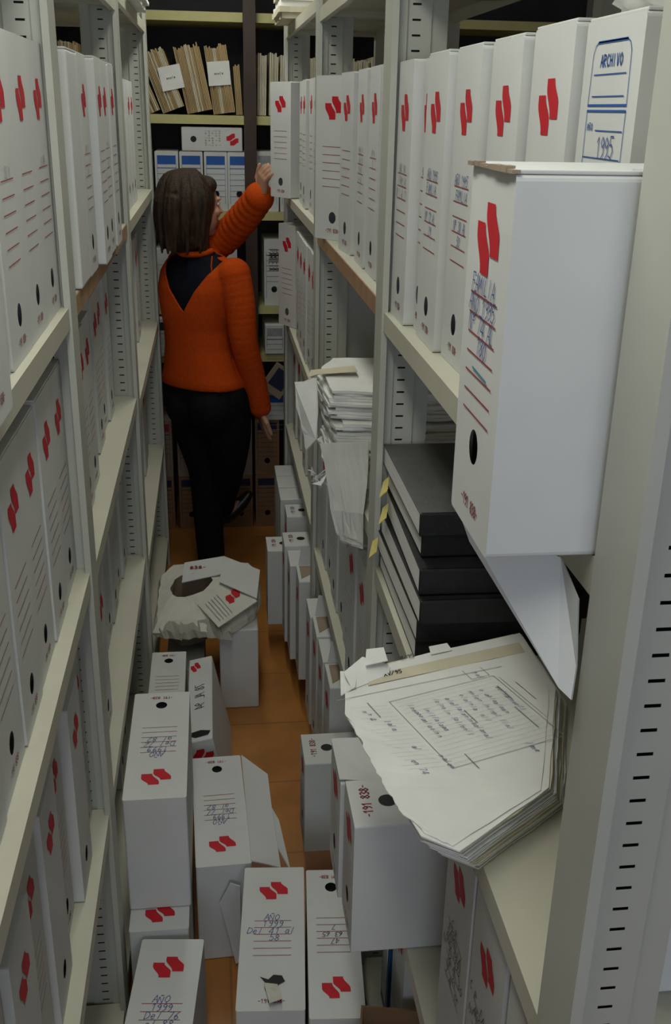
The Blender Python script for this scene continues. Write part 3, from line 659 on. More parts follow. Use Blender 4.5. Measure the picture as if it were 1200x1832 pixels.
# ------------------------------------------------------------------ right rack, far bay
g = 'white archive boxes on the upper right shelf, far bay'
z1 = 1.513
rbox('white archive box being pulled out by the woman, upper right shelf, far end', .243, 3.665, z1, .118, .372, yaw=.56, group=g, d=.24)
for i, (X, y) in enumerate(((.296, 3.46), (.290, 3.285), (.297, 3.13), (.296, 2.99), (.295, 2.85))):
    rbox('white archive box, %s this side of the one being pulled out, upper right shelf' % ORD[i], X, y, z1, .122, .37, group=g)
g = 'white archive boxes on the second right shelf, far bay'
z1 = 1.056
for i, (X, y, yaw) in enumerate(((.268, 3.70, .45), (.286, 3.44, 0), (.284, 3.30, 0), (.283, 3.165, 0), (.286, 3.03, 0), (.284, 2.895, 0))):
    rbox('white archive box, %s from the far end of the second right shelf' % ORD[i], X, y, z1, .122, .362, yaw=yaw, group=g, d=.24 if yaw else .27)
g = 'white archive boxes on the third right shelf, far bay'
for i, y in enumerate((3.72, 3.58, 3.44, 3.30, 3.16, 3.02, 2.88)):
    rbox('white archive box, %s from the far end of the third right shelf' % ORD[i], .298 + .006 * (i % 3), y, .631, .122, .362, group=g)

# ------------------------------------------------------------------ left rack
g = 'white archive boxes on the upper left shelf, nearest bay'
for i, (X, y, w, rows) in enumerate(((-.225, 1.479, .136, ['A 94']), (-.224, 1.341, .136, ['', '']), (-.2235, 1.203, .136, ['SS 1'] ), (-.226, 1.066, .134, None))):
    t = lbox('white archive box, %s from the left slotted post, upper left shelf, nearest bay' % ORD[i], X, y, L1, w, .356, group=g, rows=rows, ink='greyink', emb=True)
lbox('white archive box jutting over the upper left shelf edge at the photo border', -.200, .935, L1, .122, .352, group=g)
g = 'white archive boxes on the upper left shelf, middle bay'
z1 = 1.523
for i, (X, y, w, l) in enumerate(((-.208, 1.738, .126, 'first beyond the left slotted post'), (-.2085, 1.868, .126, 'second beyond the left slotted post'), (-.196, 2.012, .122, 'the one jutting out farthest'),
        (-.199, 2.142, .122, 'first behind the farthest jutting one'), (-.197, 2.282, .120, 'second behind the farthest jutting one'), (-.222, 2.415, .120, 'third behind the farthest jutting one'), (-.225, 2.545, .120, 'fourth behind the farthest jutting one'), (-.226, 2.655, .098, 'last before the next post'))):
    t = lbox('white archive box on the upper left shelf, middle bay, ' + l, X, y, z1, w, .354, group=g, rows=['Nº 4', '', 'SS'] if i % 2 else None, ink='greyink', emb=i > 0, lines=i > 0, hole=i > 0)
    if i < 5: lid_on(t, w, .354, .27)
g = 'pale archive boxes on the upper left shelf, far bay'
for i, y in enumerate((2.81, 2.93, 3.05, 3.17, 3.29, 3.41)):
    lbox('pale archive box, %s beyond the last left post but one, upper left shelf' % ORD[i], -.236, y, 1.518, .112, .352, group=g, emb=i > 3, lines=False)
g = 'white archive boxes on the second left shelf, nearest bay'
for i, y in enumerate((1.490, 1.362, 1.234, 1.106, .980, .854, .728)):
    X = -.236 + .002 * (i % 2)
    t = lbox('white archive box, %s from the left slotted post on the second left shelf' % ORD[i], X, y, L2, .120, .350 + .004 * (i % 2), group=g)
    if i < 5: lid_on(t, .120, .350 + .004 * (i % 2), .27)
g = 'white archive boxes on the second left shelf, middle bay'
for i, (X, y) in enumerate(((-.258, 1.74), (-.246, 1.872), (-.250, 2.004), (-.266, 2.135), (-.262, 2.27), (-.268, 2.40), (-.262, 2.53))):
    lbox('white archive box, %s past the left slotted post, second left shelf, middle bay' % ORD[i], X, y, 1.066, .120, .352, group=g)
g = 'white archive boxes on the second left shelf, far bay'
for i, y in enumerate((2.83, 2.96, 3.09, 3.22, 3.35, 3.48, 3.61, 3.74)):
    lbox('white archive box, %s past the second left post, second left shelf, far bay' % ORD[i], -.262 - .006 * (i % 2), y, 1.031, .118, .35, group=g)
g = 'white archive boxes on the third left shelf, nearest bay'
for i, (X, y) in enumerate(((-.245, 1.492), (-.232, 1.372), (-.248, 1.252), (-.236, 1.130), (-.244, 1.008), (-.230, .886), (-.240, .764), (-.236, .642))):
    lbox('white archive box, %s from the left slotted post on the third left shelf' % ORD[i], X, y, L3, .114, .362, group=g, lines=i % 2 == 0)
g = 'white archive boxes on the third left shelf, middle bay'
for i, (X, y, t_) in enumerate(((-.262, 1.70, 0), (-.238, 1.83, 0), (-.268, 1.96, 0), (-.276, 2.09, 0), (-.270, 2.22, 0), (-.266, 2.35, 0), (-.270, 2.48, 0), (-.264, 2.61, 0))):
    lbox('white archive box, %s past the left slotted post, third left shelf, middle bay' % ORD[i], X, y, .591, .118, .35, group=g)
g = 'white archive boxes on the third left shelf, far bay'
for i, y in enumerate((2.83, 2.96, 3.09, 3.22, 3.35, 3.48, 3.61, 3.74)):
    lbox('white archive box, %s past the second left post, third left shelf, far bay' % ORD[i], -.262 - .005 * (i % 2), y, .531, .118, .35, group=g)
g = 'white archive boxes on the bottom left shelf'
for i, y in enumerate((1.75, 1.89, 2.03, 2.30, 2.44, 2.86, 3.0, 3.14, 3.28, 3.42)):
    lbox('shaded white archive box, %s past the left slotted post, bottom left shelf' % ORD[i], -.272 - .004 * (i % 3), y, .1205, .118, .35, group=g)

# bundles on the top shelves
def bundle(label, c, sx, sy, sz, m='paper', yaw=0.0, seed=3, n=6, cat='papers'):
    x, y, z = c; cs, sn = math.cos(yaw), math.sin(yaw)
    poly = [(x + cs * a - sn * b, y + sn * a + cs * b) for a, b in ((-sx, -sy), (sx, -sy), (sx, sy), (-sx, sy))]
    return paper_pile('paper_bundle', label, poly, z, sz, n, (x, y), None, .008, (m, 'paper' if m != 'paper' else 'paperold'), seed, cat=cat)
bundle('white paper bundle on top of the left rack at its far end', (-.28, 3.30, 2.071), .10, .24, .055)
bundle('white paper bundle on top of the right rack at its far end', (.33, 3.60, 2.061), .10, .16, .10, seed=5)
# crumpled white bag on the box with the blue form
t = thing('plastic_bag', 'crumpled white plastic bag on top of the box with the blue form', 'bag', (.44, .885, R1 + .3825))
bm = bmesh.new(); bmesh.ops.create_icosphere(bm, subdivisions=4, radius=1.0)
for v in bm.verts:
    p = v.co.copy(); n = math.sin(9 * p.x + 3 * p.z) * math.cos(8 * p.y + 2) * .12 + math.sin(17 * p.y + 11 * p.x) * .06
    v.co = Vector((p.x * .105 * (1 + n), p.y * .062 * (1 + n), max(-.001, (p.z * .028 * (1 + n)) + .016)))
obj('bag', bm, M['paper'], t, smooth=True)

# ------------------------------------------------------------------ boxes on the floor of the aisle
D_, U_ = -R90, R90
g = 'white archive boxes lying on the aisle floor'
lying('white archive box lying spine up on top of another, left side of the aisle floor', -.139, 1.828, .277, D_, .385, .124, .272, rows=['AÑO', '1999', 'Del 72', 'al 82'], size=.016, group=g)
lying('lower box of the left stack, only its emblem end showing under the upper one', -.140, 1.727, 0, D_, .30, .118, .276, group=g)
lying('white archive box at the bottom left of the photo, blue handwriting under its emblem', -.130, 1.374, 0, U_ - .10, .372, .122, .268, rows=['AÑO', '1999', 'Del 76', 'al 88'], size=.016, group=g)
t = lying('white archive box in the bottom middle with a torn dark finger hole', .0850, 1.556, 0, U_ - .080, .375, .128, .268, rows=['AÑO', '1999', 'Del 41 al', '58'], size=.016, hole=True, group=g)
# torn hole: flat black gash, its inner shade coloured in, and a lifted strip near the bottom end
bm = bmesh.new(); fp = f_spine(.268, .0011)
gash = [(-.022, .078), (-.006, .071), (.004, .082), (.020, .080), (.026, .066), (.014, .058), (.010, .044), (.004, .026), (-.006, .018), (-.002, .040), (-.010, .062)]
bm.faces.new([bm.verts.new(fp(*p)) for p in gash]); obj('tear_shade_patch', flat('tear_shade_patch', bm, M['black']), None, t, label='ragged black patch for the shade in the tear round the finger hole')
bm = bmesh.new(); slab(bm, [(-.1352, .014, .062), (-.1352, -.012, .058), (-.150, -.022, .012), (-.146, .002, .006)], .0015); obj('lifted_strip', bm, M['cardold'], t)
t = lying('white archive box beside the torn one, emblem towards the camera, bottom middle right', .2050, 1.532, 0, D_ - .075, .385, .104, .268, rows=['', '', '47', '63 65', '7'], ink='blackink', group=g)
lying('white archive box behind the left stack, dark hole near its far end', -.158, 2.49, 0, D_, .385, .100, .28, group=g)
t = lying('narrow scuffed archive box with black handwriting, leaning behind the open one', -.040, 2.455, 0.004, D_, .43, .070, .262, roll=.20, emb=False, lines=False, hole=False, group=g)
bm = bmesh.new(); f = f_spine(.262, .0009); fq = lambda u, v: f(-v, u)
text(bm, '78 AL 94', .15, -.012, .026, .0022, lambda u, v: f(v, u), adv=.62, slant=.2)
obj('handwriting', flat('handwriting', bm, M['blackink']), None, t)
bm = bmesh.new(); emblem(bm, .014, .052, .03, .05, f); obj('emblem', flat('emblem', bm, M['red']), None, t)
bm = bmesh.new(); bm.faces.new([bm.verts.new(f(u, v)) for u, v in ((-.03, .395), (-.004, .384), (.020, .388), (.026, .404), (.010, .416), (-.024, .412))]); obj('tear_shade_patch', flat('tear_shade_patch', bm, M['black']), None, t)  # black patch stands in for the shade inside the torn end
bm = bmesh.new(); emblem(bm, 0, 0, .056, .046, lambda u, v: (-.131 + .05 - v, -u, .43 + .0008)) ; obj('end_emblem', flat('end_emblem', bm, M['red']), None, t, label='red emblem on the end of the box')
# open box in the middle, lid panels thrown back on the right
t = lying('opened archive box in the aisle middle, lid panels folded out to the right', -.016, 1.964, 0, D_ + .035, .400, .122, .264, rows=['AÑO', '1999', 'Del 77', 'al 82'], size=.016, group=g)
inv = t.matrix_basis.inverted()
def wslab(pts, th, name, m, lab=None):
    bm = bmesh.new(); slab(bm, [inv @ Vector(p) for p in pts], th); return obj(name, bm, M[m], t, label=lab)
wslab([(.040, 2.163, .2645), (.104, 2.110, .240), (.107, 1.972, .237), (.115, 1.778, .234), (.050, 1.772, .2645)], .003, 'side_flap', 'card', 'lid panel folded out to the right')
wslab([(.107, 1.985, .2345), (.122, 1.948, .226), (.137, 1.788, .218), (.113, 1.848, .2300)], .003, 'tuck_flap', 'card', 'smaller tuck flap at the right')
wslab([(-.020, 1.753, .175), (.004, 1.747, .232), (.026, 1.746, .222), (.024, 1.736, .02), (.012, 1.736, .012), (-.002, 1.744, .09)], .003, 'torn_panel', 'card', 'torn front panel')
# boxes carrying the crushed one
lying('white archive box whose plain end faces the camera, under the crushed box, on the right', .052, 2.985, 0, D_, .38, .122, .284, hole=False, emb=False, lines=False, group=g)
lying('shaded archive box under the crushed box, on the left', -.118, 2.97, 0, D_, .36, .120, .155, hole=False, emb=False, lines=False, group=g)
t = thing('crushed_box', 'crushed and torn white archive box lying open on two others in the aisle', 'box', (-.03, 2.95, .2855))
O = Vector((-.03, 2.95, .2855))
bm = bmesh.new()
ring0 = [(-.206, 2.775), (-.14, 2.762), (-.07, 2.768), (.0, 2.752), (.05, 2.790), (.105, 2.86), (.128, 2.96), (.128, 3.08), (.105, 3.165), (.02, 3.185), (-.08, 3.185), (-.17, 3.17), (-.206, 3.10), (-.207, 2.94)]
hts = [.03, .022, .035, .025, .04, .055, .064, .066, .064, .064, .062, .060, .056, .046]
ring1 = [(-.198, 2.80, .040), (-.145, 2.80, .042), (-.075, 2.80, .040), (-.008, 2.79, .038), (.045, 2.83, .050), (.095, 2.89, .064), (.118, 2.97, .072), (.118, 3.07, .072), (.095, 3.14, .070), (.02, 3.155, .070), (-.08, 3.16, .068), (-.16, 3.15, .066), (-.196, 3.08, .062), (-.199, 2.95, .052)]
ring2 = [(-.158, 2.925, .066), (-.140, 2.905, .066), (-.115, 2.905, .066), (-.088, 2.915, .068), (-.060, 2.93, .072), (-.040, 2.96, .076), (-.030, 2.99, .080), (-.032, 3.02, .082), (-.045, 3.04, .082), (-.075, 3.045, .082), (-.105, 3.045, .080), (-.130, 3.04, .078), (-.152, 3.015, .074), (-.160, 2.97, .069)]
rnd = random.Random(31)
r0 = [bm.verts.new(Vector((x, y, O.z)) - O) for x, y in ring0]
ra = [bm.verts.new(Vector((x * 1.0 + rnd.uniform(-.006, .006), y + rnd.uniform(-.008, .008), O.z + h * .5)) - O) for (x, y), h in zip(ring0, hts)]
r1 = [bm.verts.new(Vector((x, y, O.z + z)) - O) for x, y, z in ring1]
r2_ = [bm.verts.new(Vector((x, y, O.z + z)) - O) for x, y, z in ring2]
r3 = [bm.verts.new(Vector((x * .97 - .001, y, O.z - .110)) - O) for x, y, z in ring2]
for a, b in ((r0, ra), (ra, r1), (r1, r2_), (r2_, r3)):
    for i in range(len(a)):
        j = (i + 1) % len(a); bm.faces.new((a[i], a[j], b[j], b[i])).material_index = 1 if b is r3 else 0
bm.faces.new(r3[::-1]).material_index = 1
bmesh.ops.subdivide_edges(bm, edges=bm.edges[:], cuts=3, use_grid_fill=True)
for v in bm.verts:
    if v.co.z > .004:
        p = v.co; k = math.sin(57 * p.x + 31 * p.y) * math.cos(49 * p.y - 23 * p.z) * .006 + math.sin(130 * p.x - 90 * p.y + 60 * p.z) * .0022
        v.co += Vector((k * .6, -k * .5, k * .4))
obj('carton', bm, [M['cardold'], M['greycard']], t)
def kslab(pts, th, name, m, lab=None):
    bm = bmesh.new(); slab(bm, [Vector(p) - O for p in pts], th); return obj(name, bm, M[m], t, label=lab)
PA, PB, PC, PE = Vector((-.010, 2.735, .330)), Vector((.112, 2.838, .362)), Vector((.045, 3.02, .374)), Vector((-.075, 2.860, .348))
kslab([PA, PB, PC, PE], .003, 'spine_panel', 'cardold', 'creased spine panel with red emblem')
nrm = (PB - PA).cross(PE - PA).normalized()
if nrm.z < 0: nrm = -nrm
bm = bmesh.new(); fk = lambda u, v: tuple(PA.lerp(PB, u).lerp(PE.lerp(PC, u), v) - O + nrm * .002)
f2 = lambda u, v: fk(.66 + u / .16, .50 + v / .20)
emblem(bm, 0, 0, .064, .060, lambda u, v: f2(u * .8 + v * .45, v * 1.0 - u * .35)); obj('emblem', flat('emblem', bm, M['red']), None, t)
bm = bmesh.new()
for k in range(5): ribbon(bm, [(.12 + k * .075, .12), (.12 + k * .075, .82)], .012, lambda u, v: fk(u, v))
obj('ruled_lines', flat('ruled_lines', bm, M['greyink']), None, t)
kslab([(.013, 3.17, .368), (.131, 3.04, .372), (.112, 2.845, .366), (-.004, 2.96, .372)], .003, 'raised_flap', 'card', 'raised lid flap at the right')
bm = bmesh.new(); ribbon(bm, [(.3, .5), (.75, .35)], .06, lambda u, v: tuple(Vector((.013, 3.17, .3695)).lerp(Vector((.131, 3.04, .3735)), u).lerp(Vector((-.004, 2.96, .3735)).lerp(Vector((.112, 2.845, .3675)), u), v) - O)); obj('red_mark', flat('red_mark', bm, M['red']), None, t)
kslab([(-.120, 3.13, .366), (.012, 3.165, .370), (.004, 3.02, .372), (-.125, 2.985, .362)], .003, 'rear_flap', 'card')

bm = bmesh.new(); text(bm, '838-', 0, 0, .020, .0034, lambda u, v: tuple(Vector((-.100 + u, 3.075 + v, .3705 + v * .05)) - O), adv=.7); obj('printed_number', flat('printed_number', bm, M['redline']), None, t)
rnd = random.Random(44)
for k, (x0, y0, x1, y1) in enumerate(((-.200, 2.775, -.120, 2.750), (-.125, 2.752, -.045, 2.765), (-.055, 2.765, .030, 2.735))):   # crumpled bottom edge
    bm = bmesh.new(); n = 7; rows = []
    for r in range(3):
        rows.append([Vector((x0 + (x1 - x0) * i / n, y0 + (y1 - y0) * i / n, .2875)) - O + Vector((rnd.uniform(-.004, .004), .034 * (r == 0) - .012 * (r == 2) + rnd.uniform(-.006, .006), (.034, .018, .001)[r] + (rnd.uniform(-.006, .008) if r < 2 else 0))) for i in range(n + 1)])
    sheet_strip(bm, rows, .002); obj('crumpled_edge', bm, M['cardold'], t)

# ------------------------------------------------------------------ far rack contents
g = 'white and blue labelled archive boxes on the far shelf'
def label_box(label, x, y, z, w, h, m='card', blue='bluelabel', ink='bluelabel', group=None, rotz=0.0, tilt=(0, 0), d=.26, hole=True):
    R = Matrix.Rotation(rotz, 3, 'Z') @ Matrix.Rotation(tilt[0], 3, 'X') @ Matrix.Rotation(R90, 3, 'Z') @ Matrix.Identity(3)
    R = Matrix.Rotation(rotz, 3, 'Z') @ Matrix.Rotation(tilt[1], 3, 'Y') @ Matrix.Rotation(R90, 3, 'Z')
    t = thing('archive_box', label, 'box', (x, y + d / 2, z + .0005), R.to_euler(), group)
    me = box_body(w, h, d, hole)
    if m != 'card':
        me = me.copy(); me.materials.clear(); me.materials.append(M[m])
    obj('carton', me, None, t); f = f_spine(d)
    bm = bmesh.new(); hw = w * .40
    bm.faces.new([bm.verts.new(f(u, v)) for u, v in ((-hw, h - .05), (hw, h - .05), (hw, h - .016), (-hw, h - .016))]); obj('blue_band', flat('blue_band', bm, M[blue]), None, t)
    bm = bmesh.new()
    for k in range(6): ribbon(bm, [(-hw, h - .064 - k * .022), (hw, h - .064 - k * .022)], .0014 if k else .003, f)
    for s in (-hw, hw): ribbon(bm, [(s, h - .05), (s, .03)], .0012, f)
    obj('printed_lines', flat('printed_lines', bm, M[ink]), None, t)
    return t
for i, x in enumerate((-.286, -.174, -.075, .024, .1195)):
    label_box('white box with blue label band, %s from left, far shelf behind her head' % ORD[i], x, YB + .01, 1.4005, .094, .232, group=g)
label_box('white box with grey label band just right of the far dark post', .235, YB + .01, 1.4005, .094, .236, group=g, blue='greyink', ink='greyink')
label_box('white archive box with blue label band at the right end of the far shelf', .335, YB + .01, 1.4005, .094, .236, group=g)
t = lying('white archive box lying on its side across the tops of the blue-banded boxes', .012, YB + .14, 1.634, 0, .245, .092, .24, emb=False, lines=False, hole=False)
t.rotation_euler = (Matrix.Rotation(0, 3, 'Z') @ Matrix.Rotation(-R90, 3, 'Y') @ Matrix.Rotation(R90, 3, 'Z')).to_euler()
t.rotation_euler = Matrix(((0, 0, 1), (1, 0, 0), (0, 1, 0))).to_euler()          # spine towards the aisle, top end to the right
t.location = (.012 - .1225, YB + .13, 1.634 + .047)
bm = bmesh.new(); f = f_spine(.24); emblem(bm, 0, .205, .046, .048, f); obj('emblem', flat('emblem', bm, M['red']), None, t)
bm = bmesh.new(); bmesh.ops.create_circle(bm, cap_ends=True, segments=20, radius=.012, matrix=Matrix.Translation((-.1204, 0, .048)) @ Matrix.Rotation(R90, 4, 'Y')); obj('hole_shade_disc', bm, M['black'], t)  # no opening cut here: the hole's shade is the disc's black colour
bm = bmesh.new(); r5 = random.Random(8)
for k in range(5): text(bm, ''.join(r5.choice('lanoe ') for _ in range(7)), -.034, .15 - k * .014, .010, .0012, f, adv=.9, rnd=r5)
obj('handwriting', flat('handwriting', bm, M['greyink']), None, t)
# leaning tan files on the top far shelf
FAR = []
def tan_file(label, x, z, w, h, lean, d=.25, m='tanfolder', y=None, group='tan paper files on the top far shelf'):
    t = thing('file_folder', label, 'folder', (x, (YB + .015 if y is None else y) + d / 2, z + .0005), (0, lean, 0), group)
    r = random.Random(int(x * 9999) & 0xfff)
    bm = bmesh.new(); n = max(3, int(w / .006)); o = abs(math.tan(lean)) * w * .5 + .0012
    for k in range(n):
        a = -w / 2 + w * k / n; hh = h * r.uniform(.93, 1.0); box(bm, (a, -d / 2 + r.uniform(0, .012), o), (a + w / n * .8, d / 2, hh), 0 if r.random() < .7 else 1)
    obj('page_block', bm, [M[m], M['paperold']], t)
    return t
zt = 1.7725
rw = random.Random(15); k = 0
for side, (xa, xb) in (('left', (-.90, -.44)), ('right', (.36, .80))):
    x = xa; k = 0
    while x < xb:
        w = rw.uniform(.045, .08); k += 1
        FAR.append((side, k, x + w / 2, w, rw.uniform(.21, .26))); x += w + .006
fl = [(-.272, .05, .20, -.44), (-.205, .040, .225, -.40), (-.131, .090, .25, -.35), (-.030, .102, .262, -.20), (.066, .088, .264, -.13), (.126, .026, .19, -.06)]
names = ['short tan file leaning hard at the left end of the top far shelf', 'pale leaning file, second from the left on the top far shelf', 'thick tan file bearing the left pasted note, top far shelf', 'wide tan bundle between the two pasted notes, top far shelf', 'tallest tan bundle bearing the right pasted note, top far shelf', 'torn tan file beside the dark post on the top far shelf']
files = [tan_file(n_, x, zt, w, h, l) for n_, (x, w, h, l) in zip(names, fl)]
for side, k, x, w, h in FAR:
    tan_file('tan file glimpsed over the %s-hand boxes, %s from the left, top far shelf' % (side, ORD[k - 1]), x, zt, w, h, 0.0, m='tanfolder' if side == 'left' else 'paperold', group='tan files glimpsed over the box tops')
def note(t, u, v, s, rot):
    bm = bmesh.new(); c, n = math.cos(rot), math.sin(rot)
    box(bm, (-s / 2, -.0012, -s / 2), (s / 2, .0, s / 2)); bmesh.ops.transform(bm, matrix=Matrix.Translation((u, -.126, v)) @ Matrix.Rotation(rot, 4, 'Y'), verts=bm.verts)
    o = obj('pasted_note', bm, M['paper'], t, label='pale pasted note')
    bm = bmesh.new(); text(bm, 'enola', -.018, -.004, .009, .0016, lambda a, b: (u + a * c + b * n, -.1276, v - a * n + b * c), adv=.8); q = obj('handwriting', flat('handwriting', bm, M['blackink']), None, o)
note(files[2], .035, .13, .088, .14); note(files[4], .0, .155, .088, .05)
for i, x in enumerate((.215, .262, .305)):
    tan_file('pale file, %s right of the dark post on the top far shelf' % ORD[i], x, zt, .036, .235, 0.02, m='paperold')
# lower far shelves
g = 'archive boxes on the middle far shelves'
for i, (x, w, h) in enumerate(((-.30, .10, .25), (-.185, .10, .235), (-.06, .10, .25), (.055, .10, .25), (.262, .085, .275))):
    t = label_box(['white archive box at the left end of the middle far shelf', 'white archive box left of her shoulder on the middle far shelf', 'white archive box behind her back on the middle far shelf', 'white archive box behind her shoulder on the middle far shelf', 'white archive box with black vertical lettering right of the dark post'][i], x, YB + .012, 1.0105, w, h, group=g, blue='card', ink='greyink' if i < 4 else 'blackink')
bm = bmesh.new(); f = f_spine(.26, .0009)
for k, u in enumerate((-.022, -.006, .010)): text(bm, 'FAMILIA', 0, 0, .017, .003, lambda a, b, u=u: f(u + b, .235 - a), adv=.75)
obj('handwriting', flat('handwriting', bm, M['blackink']), None, t)
g = 'archive boxes on the low far shelf'
label_box('white box with black top edge left of her waist on the low far shelf', -.20, YB - .04, .8005, .075, .164, group=g, blue='blackink', ink='greyink', hole=False)
label_box('white box with lettering right of her arm on the low far shelf', .262, YB - .01, .8005, .085, .13, group=g, blue='greyink', ink='blackink', hole=False)
# brown cartons stacked on the floor at the end of the aisle
g = 'brown and grey archive boxes stacked on the floor at the end of the aisle'
cols = ['first', 'second', 'third', 'fourth', 'fifth']
for lv, (z, h) in enumerate(((0, .252), (.253, .262))):
    for i, x in enumerate((-.252, -.122, -.010, .102, .224)):
        label_box('%s band, %s column from left, %s tier at the aisle end' % ('brown box with dark blue' if lv == 0 or i == 4 else 'grey box with dull red', cols[i], 'lower' if lv == 0 else 'upper'), x, 4.315, z, .108, h, m='kraft' if (lv == 0 or i == 4) else 'greycard', blue='darkblue' if (lv == 0 or i == 4) else 'redline', ink='blackink', group=g)
t = label_box('white box tilted on top of the floor stack, right of her hand', .262, 4.30, .5155, .085, .13, group=None, blue='bluelabel', ink='greyink', tilt=(0, 0), hole=False)
t = thing('document_folder', 'tilted card folder with dark blue photo panel beside her hand', 'folder', (.236, 4.262, .655), (0, .62, 0))
bm = bmesh.new(); box(bm, (-.052, -.012, -.005), (.052, .012, .125), 0, .003); obj('cover', bm, M['greycard'], t)
bm = bmesh.new(); box(bm, (-.034, -.0135, .03), (.036, -.012, .112)); obj('blue_panel', bm, M['darkblue'], t, label='dark blue panel')

# ------------------------------------------------------------------ the woman
def tube(bm, pts, rad, seg=16, cap=True):
    """closed tube through pts; rad = list of radii; ends rounded."""
    P = [Vector(p) for p in pts]; rings = []
    up = Vector((0.13, 0.2, 0.97))
    def ring(c, d, r):
        d = d.normalized(); x = d.cross(up)
        if x.length < 1e-3: x = d.cross(Vector((1, 0, 0)))
        x.normalize(); y = d.cross(x)
        return [bm.verts.new(c + (x * math.cos(2 * math.pi * k / seg) + y * math.sin(2 * math.pi * k / seg)) * r) for k in range(seg)]
    n = len(P); ds = []
    for i in range(n):
        d = (P[min(i + 1, n - 1)] - P[max(i - 1, 0)]); ds.append(d.normalized())
    for a in (.95, .75, .4): rings.append(ring(P[0] - ds[0] * rad[0] * a * .9, ds[0], rad[0] * math.sqrt(1 - a * a)))
    for i in range(n): rings.append(ring(P[i], ds[i], rad[i]))
    for a in (.4, .75, .95): rings.append(ring(P[-1] + ds[-1] * rad[-1] * a * .9, ds[-1], rad[-1] * math.sqrt(1 - a * a)))
    for a, b in zip(rings[:-1], rings[1:]):
        for k in range(seg):
            j = (k + 1) % seg; bm.faces.new((a[k], a[j], b[j], b[k]))
    bm.faces.new(rings[0][::-1]); bm.faces.new(rings[-1])
def spline(pts, m=6):
    P = [Vector(p) for p in pts]; out = []
    for i in range(len(P) - 1):
        p0, p1, p2, p3 = P[max(i - 1, 0)], P[i], P[i + 1], P[min(i + 2, len(P) - 1)]
        for k in range(m):
            t = k / m; out.append(0.5 * ((2 * p1) + (p2 - p0) * t + (2 * p0 - 5 * p1 + 4 * p2 - p3) * t * t + (3 * p1 - p0 - 3 * p2 + p3) * t ** 3))
    out.append(P[-1]); return out
def lerpr(r, m=6):
    out = []
    for a, b in zip(r[:-1], r[1:]):
        for k in range(m): out.append(a + (b - a) * k / m)
    return out + [r[-1]]
YAW = math.radians(40); FW = Vector((math.sin(YAW), math.cos(YAW), 0)); RT = Vector((math.cos(YAW), -math.sin(YAW), 0))
def torso(bm, rows, seg=28):       # rows: (cx, cy, z, half width, half depth, back bulge)
    rings = []
    for (cx, cy, z, a, b) in rows:
        rings.append([bm.verts.new(Vector((cx, cy, z)) + RT * a * math.copysign(abs(math.cos(t)) ** .85, math.cos(t)) + FW * b * math.copysign(abs(math.sin(t)) ** .85, math.sin(t))) for t in (2 * math.pi * k / seg for k in range(seg))])
    for a, b in zip(rings[:-1], rings[1:]):
        for k in range(seg):
            j = (k + 1) % seg; bm.faces.new((a[k], a[j], b[j], b[k]))
    bm.faces.new(rings[0][::-1]); bm.faces.new(rings[-1])
def ball(bm, c, r, rot=None, sub=3):
    m = Matrix.Translation(c) @ (rot.to_4x4() if rot else Matrix.Identity(4)) @ Matrix.Diagonal((*r, 1))
    bmesh.ops.create_icosphere(bm, subdivisions=sub, radius=1, matrix=m)
def remeshed(bm, voxel, smooth=2, deci=None):
    bmesh.ops.recalc_face_normals(bm, faces=bm.faces)
    me = bpy.data.meshes.new('tmp'); bm.to_mesh(me); bm.free()
    o = bpy.data.objects.new('tmp', me); COL.objects.link(o)
    r = o.modifiers.new('r', 'REMESH'); r.mode = 'VOXEL'; r.voxel_size = voxel
    if smooth:
        s = o.modifiers.new('s', 'SMOOTH'); s.factor = .5; s.iterations = smooth
    dg = bpy.context.evaluated_depsgraph_get(); dg.update()
    out = bpy.data.meshes.new_from_object(o.evaluated_get(dg))
    bpy.data.objects.remove(o); bpy.data.meshes.remove(me)
    return out
ROOT = Vector((-.03, 3.88, 0))
lady = thing('person', 'woman in orange sweater and black trousers seen from behind, reaching up to a box', 'person', ROOT)
def put(name, me, m, label=None):
    me.transform(Matrix.Translation(-ROOT)); me.materials.clear()
    for x in (m if isinstance(m, (list, tuple)) else [m]): me.materials.append(x)
    for p in me.polygons: p.use_smooth = True
    me.name = name
    o = bpy.data.objects.new(name, me); COL.objects.link(o); o.parent = lady
    if label: o['label'] = label
    return o
TR = [(-.032, 3.862, .72, .160, .118), (-.036, 3.862, .78, .163, .120), (-.046, 3.862, .86, .148, .112), (-.058, 3.865, .95, .124, .096), (-.062, 3.868, 1.02, .122, .094), (-.060, 3.872, 1.10, .138, .104), (-.055, 3.878, 1.17, .150, .108), (-.048, 3.884, 1.225, .152, .094), (-.046, 3.888, 1.262, .132, .070), (-.050, 3.890, 1.290, .080, .052), (-.054, 3.892, 1.31, .055, .048)]
def grow(rows, d): return [(x, y, z, a + d, b + d) for x, y, z, a, b in rows]
RA = [(.075, 3.785, 1.232), (.098, 3.762, 1.12), (.110, 3.755, .985), (.145, 3.785, .84), (.172, 3.808, .715)]
LA = [(-.115, 3.985, 1.235), (-.03, 3.985, 1.285), (.055, 3.955, 1.345), (.125, 3.872, 1.43), (.182, 3.792, 1.512)]
LL = [(-.098, 3.91, .76), (-.080, 3.905, .60), (-.052, 3.885, .43), (-.044, 3.845, .25), (-.034, 3.795, .060)]
RL = [(.036, 3.812, .76), (.046, 3.815, .60), (.042, 3.835, .45), (.020, 3.895, .33), (.012, 3.955, .235)]
